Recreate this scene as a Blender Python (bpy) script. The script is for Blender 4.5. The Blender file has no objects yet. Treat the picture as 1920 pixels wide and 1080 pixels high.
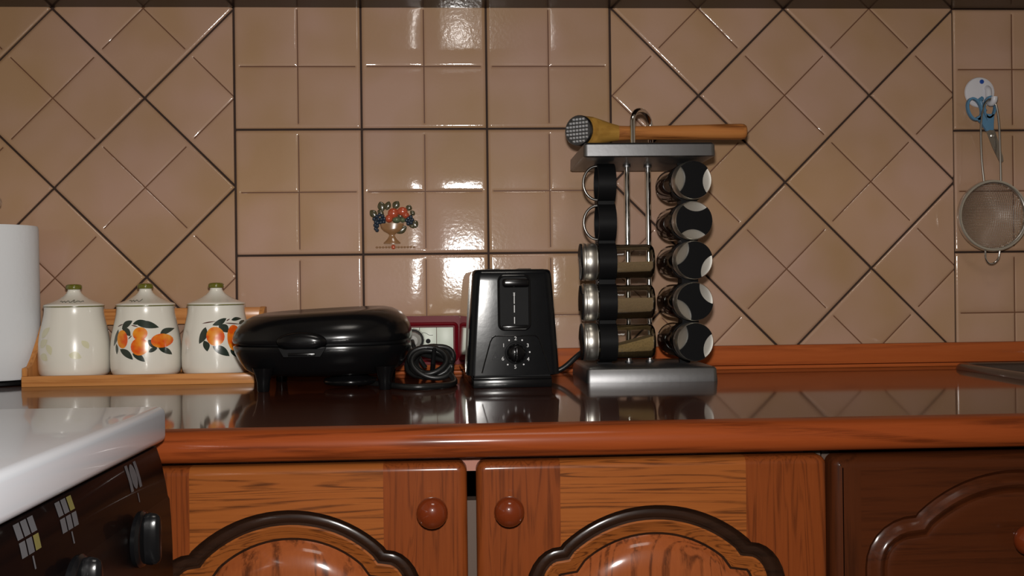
import bpy, bmesh, math, random
from mathutils import Vector, Matrix
from mathutils.geometry import tessellate_polygon
random.seed(7)
S = bpy.context.scene
COL = S.collection
PI = math.pi
CT = 0.90                       # worktop height in metres; shapes below are given in cm above it

# ---------------------------------------------------------------- camera
cam = bpy.data.cameras.new('camera')
cam.sensor_width = 36.0
cam.lens = 36.0
cam.clip_start = 0.02
camo = bpy.data.objects.new('camera', cam)
COL.objects.link(camo)
yaw, pit, rol = 0.0505, -0.0005, -0.0117
fwd = Vector((math.sin(yaw) * math.cos(pit), math.cos(yaw) * math.cos(pit), math.sin(pit)))
right0 = Vector((math.cos(yaw), -math.sin(yaw), 0))
up0 = right0.cross(fwd)
rr = right0 * math.cos(rol) + up0 * math.sin(rol)
uu = -right0 * math.sin(rol) + up0 * math.cos(rol)
M = Matrix((rr, uu, -fwd)).transposed().to_4x4()
M.translation = Vector((0.35402, -1.64242, CT + 0.136))
camo.matrix_world = M
S.camera = camo

# ---------------------------------------------------------------- world, flash, exposure
w = bpy.data.worlds.new('world')
S.world = w
w.use_nodes = True
w.node_tree.nodes['Background'].inputs[0].default_value = (0.55, 0.62, 0.72, 1)
w.node_tree.nodes['Background'].inputs[1].default_value = 0.02
S.view_settings.view_transform = 'Standard'
S.view_settings.look = 'None'
S.view_settings.gamma = 1
S.view_settings.exposure = -0.12
S.view_settings.use_curve_mapping = False

fl = bpy.data.lights.new('camera_flash', 'SPOT')          # the flash above the lens
fl.energy = 54.5
fl.color = (1.0, 0.965, 0.92)
fl.spot_size = math.radians(165)
fl.spot_blend = 1.0
fl.shadow_soft_size = 0.022
flo = bpy.data.objects.new('camera_flash', fl)
COL.objects.link(flo)
flo.location = (0.357, -1.60, CT + 0.136 + 0.085)
d = Vector((0.46, 0.0, CT + 0.20)) - flo.location
flo.rotation_euler = d.to_track_quat('-Z', 'Y').to_euler()

al = bpy.data.lights.new('ambient_fill_light', 'AREA')         # added dim fill at ceiling height to lift the ambient, no known fixture
al.energy = 7.0
al.color = (1.0, 0.93, 0.84)
al.size = 0.5
alo = bpy.data.objects.new('ambient_fill_light', al)
COL.objects.link(alo)
alo.location = (0.5, -1.55, 2.585)


# ---------------------------------------------------------------- materials
def srgb(r, g, b):
    def f(c):
        c /= 255.0
        return c / 12.92 if c <= 0.04045 else ((c + 0.055) / 1.055) ** 2.4
    return (f(r), f(g), f(b), 1)


def newmat(name):
    m = bpy.data.materials.new(name)
    m.use_nodes = True
    nt = m.node_tree
    return m, nt, nt.nodes['Principled BSDF']


def N(nt, typ, **kw):
    n = nt.nodes.new(typ)
    for k, v in kw.items():
        if k in n.inputs:
            n.inputs[k].default_value = v
        else:
            setattr(n, k, v)
    return n


def plain(name, col, rough=0.5, metal=0.0, coat=0.0, ior=1.45, noise=0.0, nscale=40, bump=0.0, bscale=200, spec=0.5):
    m, nt, p = newmat(name)
    p.inputs['Base Color'].default_value = col
    p.inputs['Roughness'].default_value = rough
    p.inputs['Metallic'].default_value = metal
    p.inputs['Coat Weight'].default_value = coat
    p.inputs['Coat Roughness'].default_value = 0.04
    p.inputs['IOR'].default_value = ior
    p.inputs['Specular IOR Level'].default_value = spec
    tc = N(nt, 'ShaderNodeTexCoord')
    if noise > 0:
        nz = N(nt, 'ShaderNodeTexNoise', Scale=nscale, Detail=4.0)
        nt.links.new(tc.outputs['Object'], nz.inputs['Vector'])
        mr = N(nt, 'ShaderNodeMapRange')
        mr.inputs[3].default_value = 1 - noise
        mr.inputs[4].default_value = 1 + noise
        nt.links.new(nz.outputs['Fac'], mr.inputs[0])
        mx = N(nt, 'ShaderNodeMix', data_type='RGBA', blend_type='MULTIPLY')
        mx.inputs[0].default_value = 1
        mx.inputs[6].default_value = col
        nt.links.new(mr.outputs[0], mx.inputs[7])
        nt.links.new(mx.outputs[2], p.inputs['Base Color'])
    if bump > 0:
        nb = N(nt, 'ShaderNodeTexNoise', Scale=bscale, Detail=3.0)
        nt.links.new(tc.outputs['Object'], nb.inputs['Vector'])
        b = N(nt, 'ShaderNodeBump', Strength=bump, Distance=0.001)
        nt.links.new(nb.outputs['Fac'], b.inputs['Height'])
        nt.links.new(b.outputs[0], p.inputs['Normal'])
    return m


def wood(name, light, mid, dark, axis='X', fine=90, bands=26, rough=0.3, coat=0.5, contrast=0.5, coat_rough=0.08, freq=42.0):
    m, nt, p = newmat(name)
    tc = N(nt, 'ShaderNodeTexCoord')
    oi = N(nt, 'ShaderNodeObjectInfo')
    ml = N(nt, 'ShaderNodeMath', operation='MULTIPLY')
    ml.inputs[1].default_value = 3.7
    nt.links.new(oi.outputs['Random'], ml.inputs[0])
    va = N(nt, 'ShaderNodeVectorMath', operation='ADD')
    nt.links.new(tc.outputs['Object'], va.inputs[0])
    nt.links.new(ml.outputs[0], va.inputs[1])
    mp = N(nt, 'ShaderNodeMapping')
    sc = {'X': (0.045, 1, 1), 'Y': (1, 0.045, 1), 'Z': (1, 1, 0.045)}[axis]
    mp.inputs['Scale'].default_value = sc
    nt.links.new(va.outputs[0], mp.inputs['Vector'])
    n1 = N(nt, 'ShaderNodeTexNoise', Scale=float(bands), Detail=2.0, Roughness=0.5, Distortion=0.6)
    n2 = N(nt, 'ShaderNodeTexNoise', Scale=float(fine * 4), Detail=5.0, Roughness=0.65)
    for n in (n1, n2):
        nt.links.new(mp.outputs[0], n.inputs['Vector'])
    # growth rings: sine of the slow noise
    s1 = N(nt, 'ShaderNodeMath', operation='MULTIPLY')
    s1.inputs[1].default_value = freq
    nt.links.new(n1.outputs['Fac'], s1.inputs[0])
    s2 = N(nt, 'ShaderNodeMath', operation='SINE')
    nt.links.new(s1.outputs[0], s2.inputs[0])
    r1 = N(nt, 'ShaderNodeMapRange')
    r1.inputs[1].default_value = 0.1
    r1.inputs[2].default_value = 1.0
    nt.links.new(s2.outputs[0], r1.inputs[0])
    mx1 = N(nt, 'ShaderNodeMix', data_type='RGBA')
    mx1.inputs[6].default_value = light
    mx1.inputs[7].default_value = mid
    nt.links.new(n2.outputs['Fac'], mx1.inputs[0])
    mm = N(nt, 'ShaderNodeMath', operation='MULTIPLY')
    nt.links.new(r1.outputs[0], mm.inputs[0])
    mm.inputs[1].default_value = contrast
    m3 = N(nt, 'ShaderNodeMath', operation='MULTIPLY')
    nt.links.new(mm.outputs[0], m3.inputs[0])
    r2 = N(nt, 'ShaderNodeMapRange')
    r2.inputs[1].default_value = 0.35
    r2.inputs[2].default_value = 0.6
    nt.links.new(n2.outputs['Fac'], r2.inputs[0])
    nt.links.new(r2.outputs[0], m3.inputs[1])
    mx2 = N(nt, 'ShaderNodeMix', data_type='RGBA')
    nt.links.new(m3.outputs[0], mx2.inputs[0])
    nt.links.new(mx1.outputs[2], mx2.inputs[6])
    mx2.inputs[7].default_value = dark
    nt.links.new(mx2.outputs[2], p.inputs['Base Color'])
    p.inputs['Roughness'].default_value = rough
    p.inputs['Specular IOR Level'].default_value = 0.06
    p.inputs['Coat Weight'].default_value = coat
    p.inputs['Coat Roughness'].default_value = coat_rough
    b = N(nt, 'ShaderNodeBump', Strength=0.12, Distance=0.0006)
    nt.links.new(n2.outputs['Fac'], b.inputs['Height'])
    nt.links.new(b.outputs[0], p.inputs['Normal'])
    return m


def tile_mat():
    m, nt, p = newmat('glazed_beige_tile')
    tc = N(nt, 'ShaderNodeTexCoord')
    oi = N(nt, 'ShaderNodeObjectInfo')
    geo = N(nt, 'ShaderNodeNewGeometry')
    n1 = N(nt, 'ShaderNodeTexNoise', Scale=7.0, Detail=2.0, Roughness=0.5)
    nt.links.new(geo.outputs['Position'], n1.inputs['Vector'])
    r1 = N(nt, 'ShaderNodeMapRange')
    r1.inputs[1].default_value = 0.35
    r1.inputs[2].default_value = 0.65
    nt.links.new(n1.outputs['Fac'], r1.inputs[0])
    mx = N(nt, 'ShaderNodeMix', data_type='RGBA')
    mx.inputs[6].default_value = TILE_A
    mx.inputs[7].default_value = TILE_B
    nt.links.new(r1.outputs[0], mx.inputs[0])
    mr = N(nt, 'ShaderNodeMapRange')
    mr.inputs[3].default_value = 0.94
    mr.inputs[4].default_value = 1.05
    nt.links.new(oi.outputs['Random'], mr.inputs[0])
    mu = N(nt, 'ShaderNodeMix', data_type='RGBA', blend_type='MULTIPLY')
    mu.inputs[0].default_value = 1
    nt.links.new(mx.outputs[2], mu.inputs[6])
    nt.links.new(mr.outputs[0], mu.inputs[7])
    nt.links.new(mu.outputs[2], p.inputs['Base Color'])
    p.inputs['Roughness'].default_value = 0.5
    p.inputs['Specular IOR Level'].default_value = 0.25
    p.inputs['Coat Weight'].default_value = 0.85
    p.inputs['Coat Roughness'].default_value = 0.075
    p.inputs['Coat IOR'].default_value = 1.5
    nb = N(nt, 'ShaderNodeTexNoise', Scale=170.0, Detail=2.0)
    nb2 = N(nt, 'ShaderNodeTexNoise', Scale=24.0, Detail=1.0)
    for n in (nb, nb2):
        nt.links.new(geo.outputs['Position'], n.inputs['Vector'])
    b = N(nt, 'ShaderNodeBump', Strength=0.13, Distance=0.0008)
    nt.links.new(nb.outputs['Fac'], b.inputs['Height'])
    b2 = N(nt, 'ShaderNodeBump', Strength=0.06, Distance=0.0022)
    nt.links.new(nb2.outputs['Fac'], b2.inputs['Height'])
    nt.links.new(b.outputs[0], b2.inputs['Normal'])
    nt.links.new(b2.outputs[0], p.inputs['Coat Normal'])
    nt.links.new(b2.outputs[0], p.inputs['Normal'])
    return m


def thin_glass(name, tint=(1, 1, 1, 1), rough=0.03):
    m = bpy.data.materials.new(name)
    m.use_nodes = True
    nt = m.node_tree
    nt.nodes.remove(nt.nodes['Principled BSDF'])
    out = nt.nodes['Material Output']
    tr = N(nt, 'ShaderNodeBsdfTransparent')
    tr.inputs[0].default_value = tint
    gl = N(nt, 'ShaderNodeBsdfGlossy')
    gl.inputs['Roughness'].default_value = rough
    fr = N(nt, 'ShaderNodeFresnel')
    fr.inputs[0].default_value = 1.5
    mx = N(nt, 'ShaderNodeMixShader')
    nt.links.new(fr.outputs[0], mx.inputs[0])
    nt.links.new(tr.outputs[0], mx.inputs[1])
    nt.links.new(gl.outputs[0], mx.inputs[2])
    nt.links.new(mx.outputs[0], out.inputs['Surface'])
    return m


TILE_A = srgb(176, 141, 121)
TILE_B = srgb(166, 131, 97)
MT = {}
MT['tile'] = tile_mat()
MT['groove'] = plain('tile_groove', srgb(106, 72, 52), 0.5, spec=0.3)
MT['grout'] = plain('dark_grout', srgb(52, 34, 25), 0.8, noise=0.2)
MT['paint'] = plain('painted_plaster', srgb(205, 196, 180), 0.7, noise=0.04)
MT['floor'] = plain('floor_tile', srgb(120, 100, 82), 0.35, noise=0.1, nscale=8)
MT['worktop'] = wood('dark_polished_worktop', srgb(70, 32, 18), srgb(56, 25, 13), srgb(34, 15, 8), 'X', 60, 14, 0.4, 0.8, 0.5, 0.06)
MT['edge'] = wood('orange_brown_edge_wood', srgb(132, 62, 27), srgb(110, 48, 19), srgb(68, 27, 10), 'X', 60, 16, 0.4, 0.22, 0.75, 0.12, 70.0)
MT['trimwood'] = wood('upstand_wood', srgb(176, 92, 46), srgb(156, 76, 36), srgb(112, 50, 22), 'X', 60, 14, 0.45, 0.15, 0.5, 0.15)
MT['stile'] = wood('door_wood_upright_grain', srgb(118, 58, 24), srgb(98, 45, 17), srgb(54, 23, 9), 'Z', 80, 34, 0.45, 0.3, 0.5, 0.14, 90.0)
MT['rail'] = wood('door_wood_level_grain', srgb(138, 78, 34), srgb(118, 62, 25), srgb(50, 24, 10), 'X', 80, 30, 0.45, 0.3, 0.75, 0.14, 110.0)
MT['panel'] = wood('door_panel_wood', srgb(138, 74, 38), srgb(116, 58, 28), srgb(48, 23, 12), 'Z', 60, 20, 0.35, 0.5, 0.75, 0.1, 60.0)
MT['patina'] = wood('dark_groove_patina', srgb(46, 28, 18), srgb(34, 20, 14), srgb(18, 11, 8), 'X', 60, 20, 0.36, 0.3, 0.5, 0.15)
MT['darkwood'] = wood('shade_darkened_wood', srgb(70, 33, 14), srgb(58, 26, 11), srgb(36, 16, 7), 'X', 80, 20, 0.4, 0.3, 0.5, 0.15)  # shade of the under-lit right cabinet painted in as darker wood
MT['darkwoodz'] = wood('dark_and_shaded_wood_upright', srgb(70, 33, 15), srgb(56, 26, 11), srgb(35, 16, 7), 'Z', 80, 20, 0.36, 0.4, 0.5, 0.12)  # upright version holding the same painted shade, also on unseen dark cabinets
MT['knob'] = plain('red_brown_lacquer', srgb(92, 36, 14), 0.3, coat=0.8, spec=0.1)
MT['carcass'] = plain('pinkish_board', srgb(150, 104, 90), 0.6, noise=0.08, spec=0.2)
MT['board'] = plain('inner_board', srgb(76, 60, 50), 0.6)
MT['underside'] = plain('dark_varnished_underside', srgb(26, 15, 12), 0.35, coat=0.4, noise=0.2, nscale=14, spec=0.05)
MT['enamel'] = plain('white_enamel', srgb(188, 192, 199), 0.3, coat=0.3)
MT['cookerdark'] = wood('dark_brown_panel', srgb(17, 11, 10), srgb(12, 8, 8), srgb(6, 5, 5), 'Y', 70, 30, 0.4, 0.1, 0.5, 0.2)
MT['cookerband'] = plain('dark_brown_smooth_band', (0.0028, 0.0017, 0.0017, 1), 0.45, coat=0.1, spec=0.06)
MT['black'] = plain('black_gloss_plastic', (0.004, 0.004, 0.0045, 1), 0.2, coat=0.0, spec=0.4)
MT['black_body'] = plain('black_speckled_plastic', (0.004, 0.0045, 0.0055, 1), 0.17, noise=0.3, nscale=90, bump=0.06, bscale=60, spec=0.35)
MT['blackmat'] = plain('black_matt_plastic', (0.0055, 0.0055, 0.006, 1), 0.5, spec=0.1)
MT['rubber'] = plain('black_rubber_cord', (0.01, 0.01, 0.01, 1), 0.35)
MT['white_print'] = plain('white_print', srgb(215, 215, 215), 0.5)
MT['grey_print'] = plain('grey_print', srgb(80, 80, 83), 0.45, spec=0.1)
MT['yellow_print'] = plain('yellow_print', srgb(102, 96, 56), 0.45, spec=0.1)
MT['chrome'] = plain('chrome', (0.75, 0.75, 0.75, 1), 0.1, 1.0)
MT['steel'] = plain('brushed_steel', (0.2, 0.2, 0.205, 1), 0.42, 1.0, bump=0.08, bscale=120)
MT['steelbright'] = plain('satin_lid_steel', (0.66, 0.64, 0.59, 1), 0.36, 1.0)
MT['spikes'] = plain('cast_aluminium', (0.12, 0.125, 0.14, 1), 0.35, 1.0)
MT['stud'] = plain('bright_stud_glints', (0.85, 0.86, 0.88, 1), 0.55, 1.0)  # stud metal lightened against the face to give bright flash glints
MT['hoop'] = plain('dark_steel_hoop', (0.22, 0.21, 0.2, 1), 0.3, 1.0)
MT['rimsteel'] = plain('satin_rim_steel', (0.7, 0.69, 0.66, 1), 0.28, 1.0)
MT['toastside'] = plain('mirror_steel_side', (0.72, 0.70, 0.67, 1), 0.08, 1.0)
MT['porcelain'] = plain('cream_porcelain', srgb(226, 222, 211), 0.25, coat=0.9)
MT['olive'] = plain('olive_glaze', srgb(98, 96, 26), 0.25, coat=0.8)
MT['leafprint'] = plain('dark_green_print', srgb(40, 52, 44), 0.25, coat=0.8, noise=0.25, nscale=150)
MT['twig'] = plain('brown_twig_print', srgb(84, 46, 40), 0.25, coat=0.8)
MT['paleprint'] = plain('faded_print', srgb(214, 210, 178), 0.25, coat=0.8)
MT['inkprint'] = plain('grey_ink_script', srgb(74, 74, 58), 0.3, coat=0.6)
MT['pine'] = wood('honey_pine', srgb(206, 146, 88), srgb(188, 122, 66), srgb(140, 82, 40), 'X', 60, 22, 0.45, 0.2, 0.5, 0.2)
MT['pinez'] = wood('honey_pine_upright', srgb(206, 146, 86), srgb(188, 122, 64), srgb(136, 80, 38), 'Z', 60, 22, 0.45, 0.2, 0.5, 0.2)
MT['handlewood'] = wood('mallet_wood', srgb(174, 116, 64), srgb(152, 92, 46), srgb(84, 44, 20), 'X', 50, 26, 0.5, 0.08, 0.8, 0.2, 60.0)
MT['headwood'] = wood('mallet_head_wood', srgb(160, 122, 58), srgb(142, 104, 44), srgb(112, 76, 30), 'X', 50, 20, 0.5, 0.1, 0.3, 0.2)
MT['paper'] = plain('white_paper', srgb(214, 216, 219), 0.85, bump=0.5, bscale=120)
MT['redplastic'] = plain('dark_red_plastic', srgb(104, 10, 22), 0.35, spec=0.12)
MT['whiteplastic'] = plain('off_white_plastic', srgb(214, 222, 208), 0.4)
MT['hole'] = plain('dark_hole', (0.006, 0.006, 0.006, 1), 0.8)
MT['greyplug'] = plain('clear_grey_plastic', srgb(150, 148, 142), 0.2, coat=0.5)
MT['bluehandle'] = plain('blue_plastic', srgb(84, 128, 160), 0.4)
MT['bluedot'] = plain('blue_dot', srgb(30, 70, 150), 0.4)
MT['hookwhite'] = plain('white_hook_plastic', srgb(205, 203, 208), 0.35)
MT['blade'] = plain('blade_steel', (0.34, 0.32, 0.3, 1), 0.3, 1.0)
MT['wire'] = plain('dull_steel_wire', (0.4, 0.38, 0.35, 1), 0.35, 1.0)
MT['sink'] = plain('dark_brown_composite', srgb(58, 44, 38), 0.28, coat=0.3, noise=0.2, nscale=300)
MT['glass'] = thin_glass('clear_jar_glass', (0.93, 0.93, 0.9, 1))
MT['spiceA'] = plain('ground_brown_spice', srgb(118, 98, 72), 0.9, noise=0.35, nscale=600, bump=0.4, bscale=500)
MT['spiceB'] = plain('dry_herb_spice', srgb(128, 106, 68), 0.9, noise=0.5, nscale=400, bump=0.6, bscale=400)
MT['spiceC'] = plain('dark_spice', srgb(92, 62, 56), 0.9, noise=0.4, nscale=500, bump=0.5, bscale=400)
MT['bowlglaze'] = plain('brown_relief_glaze', srgb(142, 104, 70), 0.22, coat=0.9)
MT['redglaze'] = plain('red_fruit_glaze', srgb(178, 78, 50), 0.22, coat=0.9, noise=0.3, nscale=60)
MT['greenglaze'] = plain('dark_leaf_glaze', srgb(72, 66, 44), 0.22, coat=0.9)
MT['tealglaze'] = plain('green_fruit_glaze', srgb(92, 104, 76), 0.2, coat=0.9)
MT['blueglaze'] = plain('dark_blue_grape_glaze', srgb(36, 48, 62), 0.2, coat=0.9)


def orange_mat():
    m, nt, p = newmat('orange_fruit_print')
    tc = N(nt, 'ShaderNodeTexCoord')
    nz = N(nt, 'ShaderNodeTexNoise', Scale=55.0, Detail=2.0)
    nt.links.new(tc.outputs['Object'], nz.inputs['Vector'])
    r = N(nt, 'ShaderNodeMapRange')
    r.inputs[1].default_value = 0.4
    r.inputs[2].default_value = 0.62
    nt.links.new(nz.outputs['Fac'], r.inputs[0])
    mx = N(nt, 'ShaderNodeMix', data_type='RGBA')
    mx.inputs[6].default_value = srgb(222, 84, 16)
    mx.inputs[7].default_value = srgb(236, 150, 32)
    nt.links.new(r.outputs[0], mx.inputs[0])
    nt.links.new(mx.outputs[2], p.inputs['Base Color'])
    p.inputs['Roughness'].default_value = 0.25
    p.inputs['Coat Weight'].default_value = 0.8
    return m


MT['orange'] = orange_mat()


# ---------------------------------------------------------------- helpers (all shapes in cm)
def thing(name, label, cat, loc=(0, 0, 0), rot=(0, 0, 0), group=None, kind=None):
    o = bpy.data.objects.new(name, None)
    o.empty_display_size = 0.02
    COL.objects.link(o)
    o.location = (loc[0] / 100, loc[1] / 100, CT + loc[2] / 100)
    o.rotation_euler = rot
    if label:
        o['label'] = label
    if cat:
        o['category'] = cat
    if group:
        o['group'] = group
    if kind:
        o['kind'] = kind
    return o


def obj(name, bm, mats, parent=None, loc=None, rot=None, angle=35, off=(0, 0, 0), label=None):
    """bmesh in cm -> mesh object; off is subtracted from the vertices first."""
    for v in bm.verts:
        v.co = (v.co - Vector(off)) * 0.01
    bmesh.ops.recalc_face_normals(bm, faces=bm.faces)
    me = bpy.data.meshes.new(name)
    bm.to_mesh(me)
    bm.free()
    if not isinstance(mats, (list, tuple)):
        mats = [mats]
    for m in mats:
        me.materials.append(MT[m])
    me.polygons.foreach_set('use_smooth', [True] * len(me.polygons))
    me.set_sharp_from_angle(angle=math.radians(angle))
    o = bpy.data.objects.new(name, me)
    COL.objects.link(o)
    if parent:
        o.parent = parent
        if loc:
            o.location = Vector(loc) * 0.01
    else:
        l = loc or (0, 0, 0)
        o.location = (l[0] / 100, l[1] / 100, CT + l[2] / 100)
    if rot:
        o.rotation_euler = rot
    if label:
        o['label'] = label
    return o


def B():
    return bmesh.new()


def box(bm, x0, x1, y0, y1, z0, z1, bev=0.0, seg=2, mi=0):
    r = bmesh.ops.create_cube(bm, size=1.0)
    vs = r['verts']
    for v in vs:
        v.co = Vector(((x0 + x1) / 2 + v.co.x * (x1 - x0), (y0 + y1) / 2 + v.co.y * (y1 - y0), (z0 + z1) / 2 + v.co.z * (z1 - z0)))
    fs = set(f for v in vs for f in v.link_faces)
    for f in fs:
        f.material_index = mi
    if bev > 0:
        es = list(set(e for v in vs for e in v.link_edges))
        bmesh.ops.bevel(bm, geom=es, offset=bev, segments=seg, profile=0.5, affect='EDGES')
    return bm


def rings(bm, rs, close=True, cap0=True, cap1=True, mi=None):
    """loft a list of vertex rings (lists of 3-tuples)."""
    vr = [[bm.verts.new(p) for p in r] for r in rs]
    n = len(rs[0])
    for a in range(len(vr) - 1):
        for i in range(n if close else n - 1):
            j = (i + 1) % n
            f = bm.faces.new((vr[a][i], vr[a][j], vr[a + 1][j], vr[a + 1][i]))
            if mi:
                f.material_index = mi[a]
    if cap0:
        f = bm.faces.new(vr[0])
        if mi:
            f.material_index = mi[0]
    if cap1:
        f = bm.faces.new(vr[-1])
        if mi:
            f.material_index = mi[-1]
    return vr


def lathe(bm, prof, seg=32, c=(0, 0, 0), axis='Z', cap0=True, cap1=True, mi=None):
    rs = []
    for r, h in prof:
        ring = []
        for i in range(seg):
            a = 2 * PI * i / seg
            x, y = max(r, 1e-4) * math.cos(a), max(r, 1e-4) * math.sin(a)
            if axis == 'Z':
                p = (c[0] + x, c[1] + y, c[2] + h)
            elif axis == 'Y':
                p = (c[0] + x, c[1] + h, c[2] + y)
            else:
                p = (c[0] + h, c[1] + x, c[2] + y)
            ring.append(p)
        rs.append(ring)
    rings(bm, rs, True, cap0, cap1, mi)
    return bm


def smooth_path(pts, sub=6):
    out = []
    P = [Vector(p) for p in pts]
    n = len(P)
    for i in range(n - 1):
        p0, p1, p2, p3 = P[max(i - 1, 0)], P[i], P[i + 1], P[min(i + 2, n - 1)]
        for k in range(sub):
            t = k / sub
            out.append(0.5 * ((2 * p1) + (-p0 + p2) * t + (2 * p0 - 5 * p1 + 4 * p2 - p3) * t * t + (-p0 + 3 * p1 - 3 * p2 + p3) * t ** 3))
    out.append(P[-1])
    return out


def tube(bm, pts, r, seg=8, closed=False):
    P = [Vector(p) for p in pts]
    n = len(P)
    rs = []
    prev = None
    for i in range(n):
        if closed:
            t = (P[(i + 1) % n] - P[i - 1]).normalized()
        else:
            t = (P[min(i + 1, n - 1)] - P[max(i - 1, 0)]).normalized()
        if prev is None:
            a = Vector((0, 0, 1)) if abs(t.z) < 0.9 else Vector((1, 0, 0))
            u = t.cross(a).normalized()
        else:
            u = (prev - t * prev.dot(t)).normalized()
        prev = u
        v = t.cross(u)
        rad = r[i] if isinstance(r, (list, tuple)) else r
        rs.append([tuple(P[i] + u * rad * math.cos(2 * PI * k / seg) + v * rad * math.sin(2 * PI * k / seg)) for k in range(seg)])
    if closed:
        vr = [[bm.verts.new(p) for p in q] for q in rs]
        for a in range(n):
            b = (a + 1) % n
            for k in range(seg):
                bm.faces.new((vr[a][k], vr[a][(k + 1) % seg], vr[b][(k + 1) % seg], vr[b][k]))
    else:
        rings(bm, rs)
    return bm


def prism(bm, poly, d0, d1, plane='XZ', holes=(), mi=0, bev=0.0):
    """extrude a 2-D polygon (with holes) between two depths along the remaining axis."""
    loops = [list(poly)] + [list(h) for h in holes]

    def P(p, d):
        if plane == 'XZ':
            return (p[0], d, p[1])
        if plane == 'XY':
            return (p[0], p[1], d)
        return (d, p[0], p[1])
    flat = [p for l in loops for p in l]
    tris = tessellate_polygon([[Vector((p[0], p[1], 0)) for p in l] for l in loops])
    va = [bm.verts.new(P(p, d0)) for p in flat]
    vb = [bm.verts.new(P(p, d1)) for p in flat]
    for t in tris:
        for vs in ((va[t[0]], va[t[1]], va[t[2]]), (vb[t[2]], vb[t[1]], vb[t[0]])):
            try:
                f = bm.faces.new(vs)
                f.material_index = mi
            except ValueError:
                pass
    s = 0
    for l in loops:
        n = len(l)
        for i in range(n):
            j = (i + 1) % n
            f = bm.faces.new((va[s + i], va[s + j], vb[s + j], vb[s + i]))
            f.material_index = mi
        s += n
    return bm


def rrect(x0, x1, z0, z1, r, n=5):
    out = []
    for cx, cz, a0 in ((x1 - r, z1 - r, 0), (x0 + r, z1 - r, 90), (x0 + r, z0 + r, 180), (x1 - r, z0 + r, 270)):
        for k in range(n + 1):
            a = math.radians(a0 + 90 * k / n)
            out.append((cx + r * math.cos(a), cz + r * math.sin(a)))
    return out


def xform(bm, mat):
    bmesh.ops.transform(bm, matrix=mat, verts=bm.verts)
    return bm


def copy_tree(o, parent=None):
    c = o.copy()
    COL.objects.link(c)
    c.parent = parent
    for ch in list(o.children):
        copy_tree(ch, c)
    return c


def structure(o):
    o['kind'] = 'structure'
    return o


def text_mesh(bm, s, x, z, size, y, rot=0.0):
    cu = bpy.data.curves.new('tmp_text', 'FONT')
    cu.body = s
    cu.size = size
    cu.align_x = 'CENTER'
    cu.align_y = 'CENTER'
    cu.resolution_u = 3
    ob = bpy.data.objects.new('tmp_text', cu)
    COL.objects.link(ob)
    bpy.context.view_layer.update()
    dg = bpy.context.evaluated_depsgraph_get()
    me = bpy.data.meshes.new_from_object(ob.evaluated_get(dg))
    bm2 = bmesh.new()
    bm2.from_mesh(me)
    bm2.transform(Matrix.Rotation(rot, 4, 'Z'))
    bm2.transform(Matrix.Translation((x, y, z)) @ Matrix.Rotation(PI / 2, 4, 'X'))
    me2 = bpy.data.meshes.new('tmp')
    bm2.to_mesh(me2)
    bm2.free()
    bm.from_mesh(me2)
    bpy.data.objects.remove(ob)
    bpy.data.curves.remove(cu)
    bpy.data.meshes.remove(me)
    bpy.data.meshes.remove(me2)
    return bm


# ================================================================= room shell
WTOP = 58.5        # underside of wall cabinets
R_IN = 170.0
L_IN = -63.0
wall = structure(obj('wall_back', box(B(), L_IN, R_IN, 0.55, 8, -90, 170), ['grout']))
bm = B()
box(bm, L_IN, R_IN, 0.25, 0.54, WTOP + 0.2, 170)
structure(obj('trim_1', bm, ['paint']))['label'] = 'painted plaster above the tiled splashback'
structure(obj('wall_left', box(B(), L_IN - 8, L_IN, -300, 8, -90, 170), ['paint']))
structure(obj('wall_right', box(B(), R_IN, R_IN + 8, -300, 8, -90, 170), ['paint']))
structure(obj('wall_front', box(B(), L_IN - 8, R_IN + 8, -308, -300, -90, 170), ['paint']))
structure(obj('floor', box(B(), L_IN - 8, R_IN + 8, -308, 8, -98, -90), ['floor']))
structure(obj('ceiling', box(B(), L_IN - 8, R_IN + 8, -308, 8, 170, 178), ['paint']))

# ---------------------------------------------------------------- wall tiles (20 cm, pressed cross)
GAP = 0.17                 # half joint
H = 10.0 - GAP            # half tile


def tile_bm():
    c = [-H, -H + .05, -H + .16, -H + .36, -9.3, -9.1, -6, -3, -0.5, -0.2, -0.1, 0, 0.1, 0.2, 0.5, 3, 6, 9.1, 9.3, H - .36, H - .16, H - .05, H]
    n = len(c)
    bm = B()

    def hgt(a, b):
        h = 0.0
        for q in (a, b):
            e = H - abs(q)
            if e < 0.36:
                h -= 0.18 * (1 - e / 0.36) ** 2
        # pressed cross lines, stopping short of the tile edge
        for q, o in ((a, b), (b, a)):
            if abs(q) < 0.5 and abs(o) < 9.25:
                t = abs(q)
                h = min(h, -0.10 if t < 0.12 else (-0.05 if t < 0.25 else 0) * 1.0)
        # slight cushion of each quarter
        h -= 0.006 * ((abs(a) - 5) / 5) ** 2 + 0.006 * ((abs(b) - 5) / 5) ** 2
        return h
    g = [[bm.verts.new((a, -hgt(a, b) - 0.0, b)) for b in c] for a in c]
    for i in range(n - 1):
        for j in range(n - 1):
            f = bm.faces.new((g[i][j], g[i + 1][j], g[i + 1][j + 1], g[i][j + 1]))
            ma, mb = (c[i] + c[i + 1]) / 2, (c[j] + c[j + 1]) / 2
            if (abs(ma) < 0.14 and abs(mb) < 9.15) or (abs(mb) < 0.14 and abs(ma) < 9.15):
                f.material_index = 1
    # skirt
    bd = [e for e in bm.edges if e.is_boundary]
    r = bmesh.ops.extrude_edge_only(bm, edges=bd)
    for v in r['geom']:
        if isinstance(v, bmesh.types.BMVert):
            v.co.y = 0.5
    return bm


tile_proto = None


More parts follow.
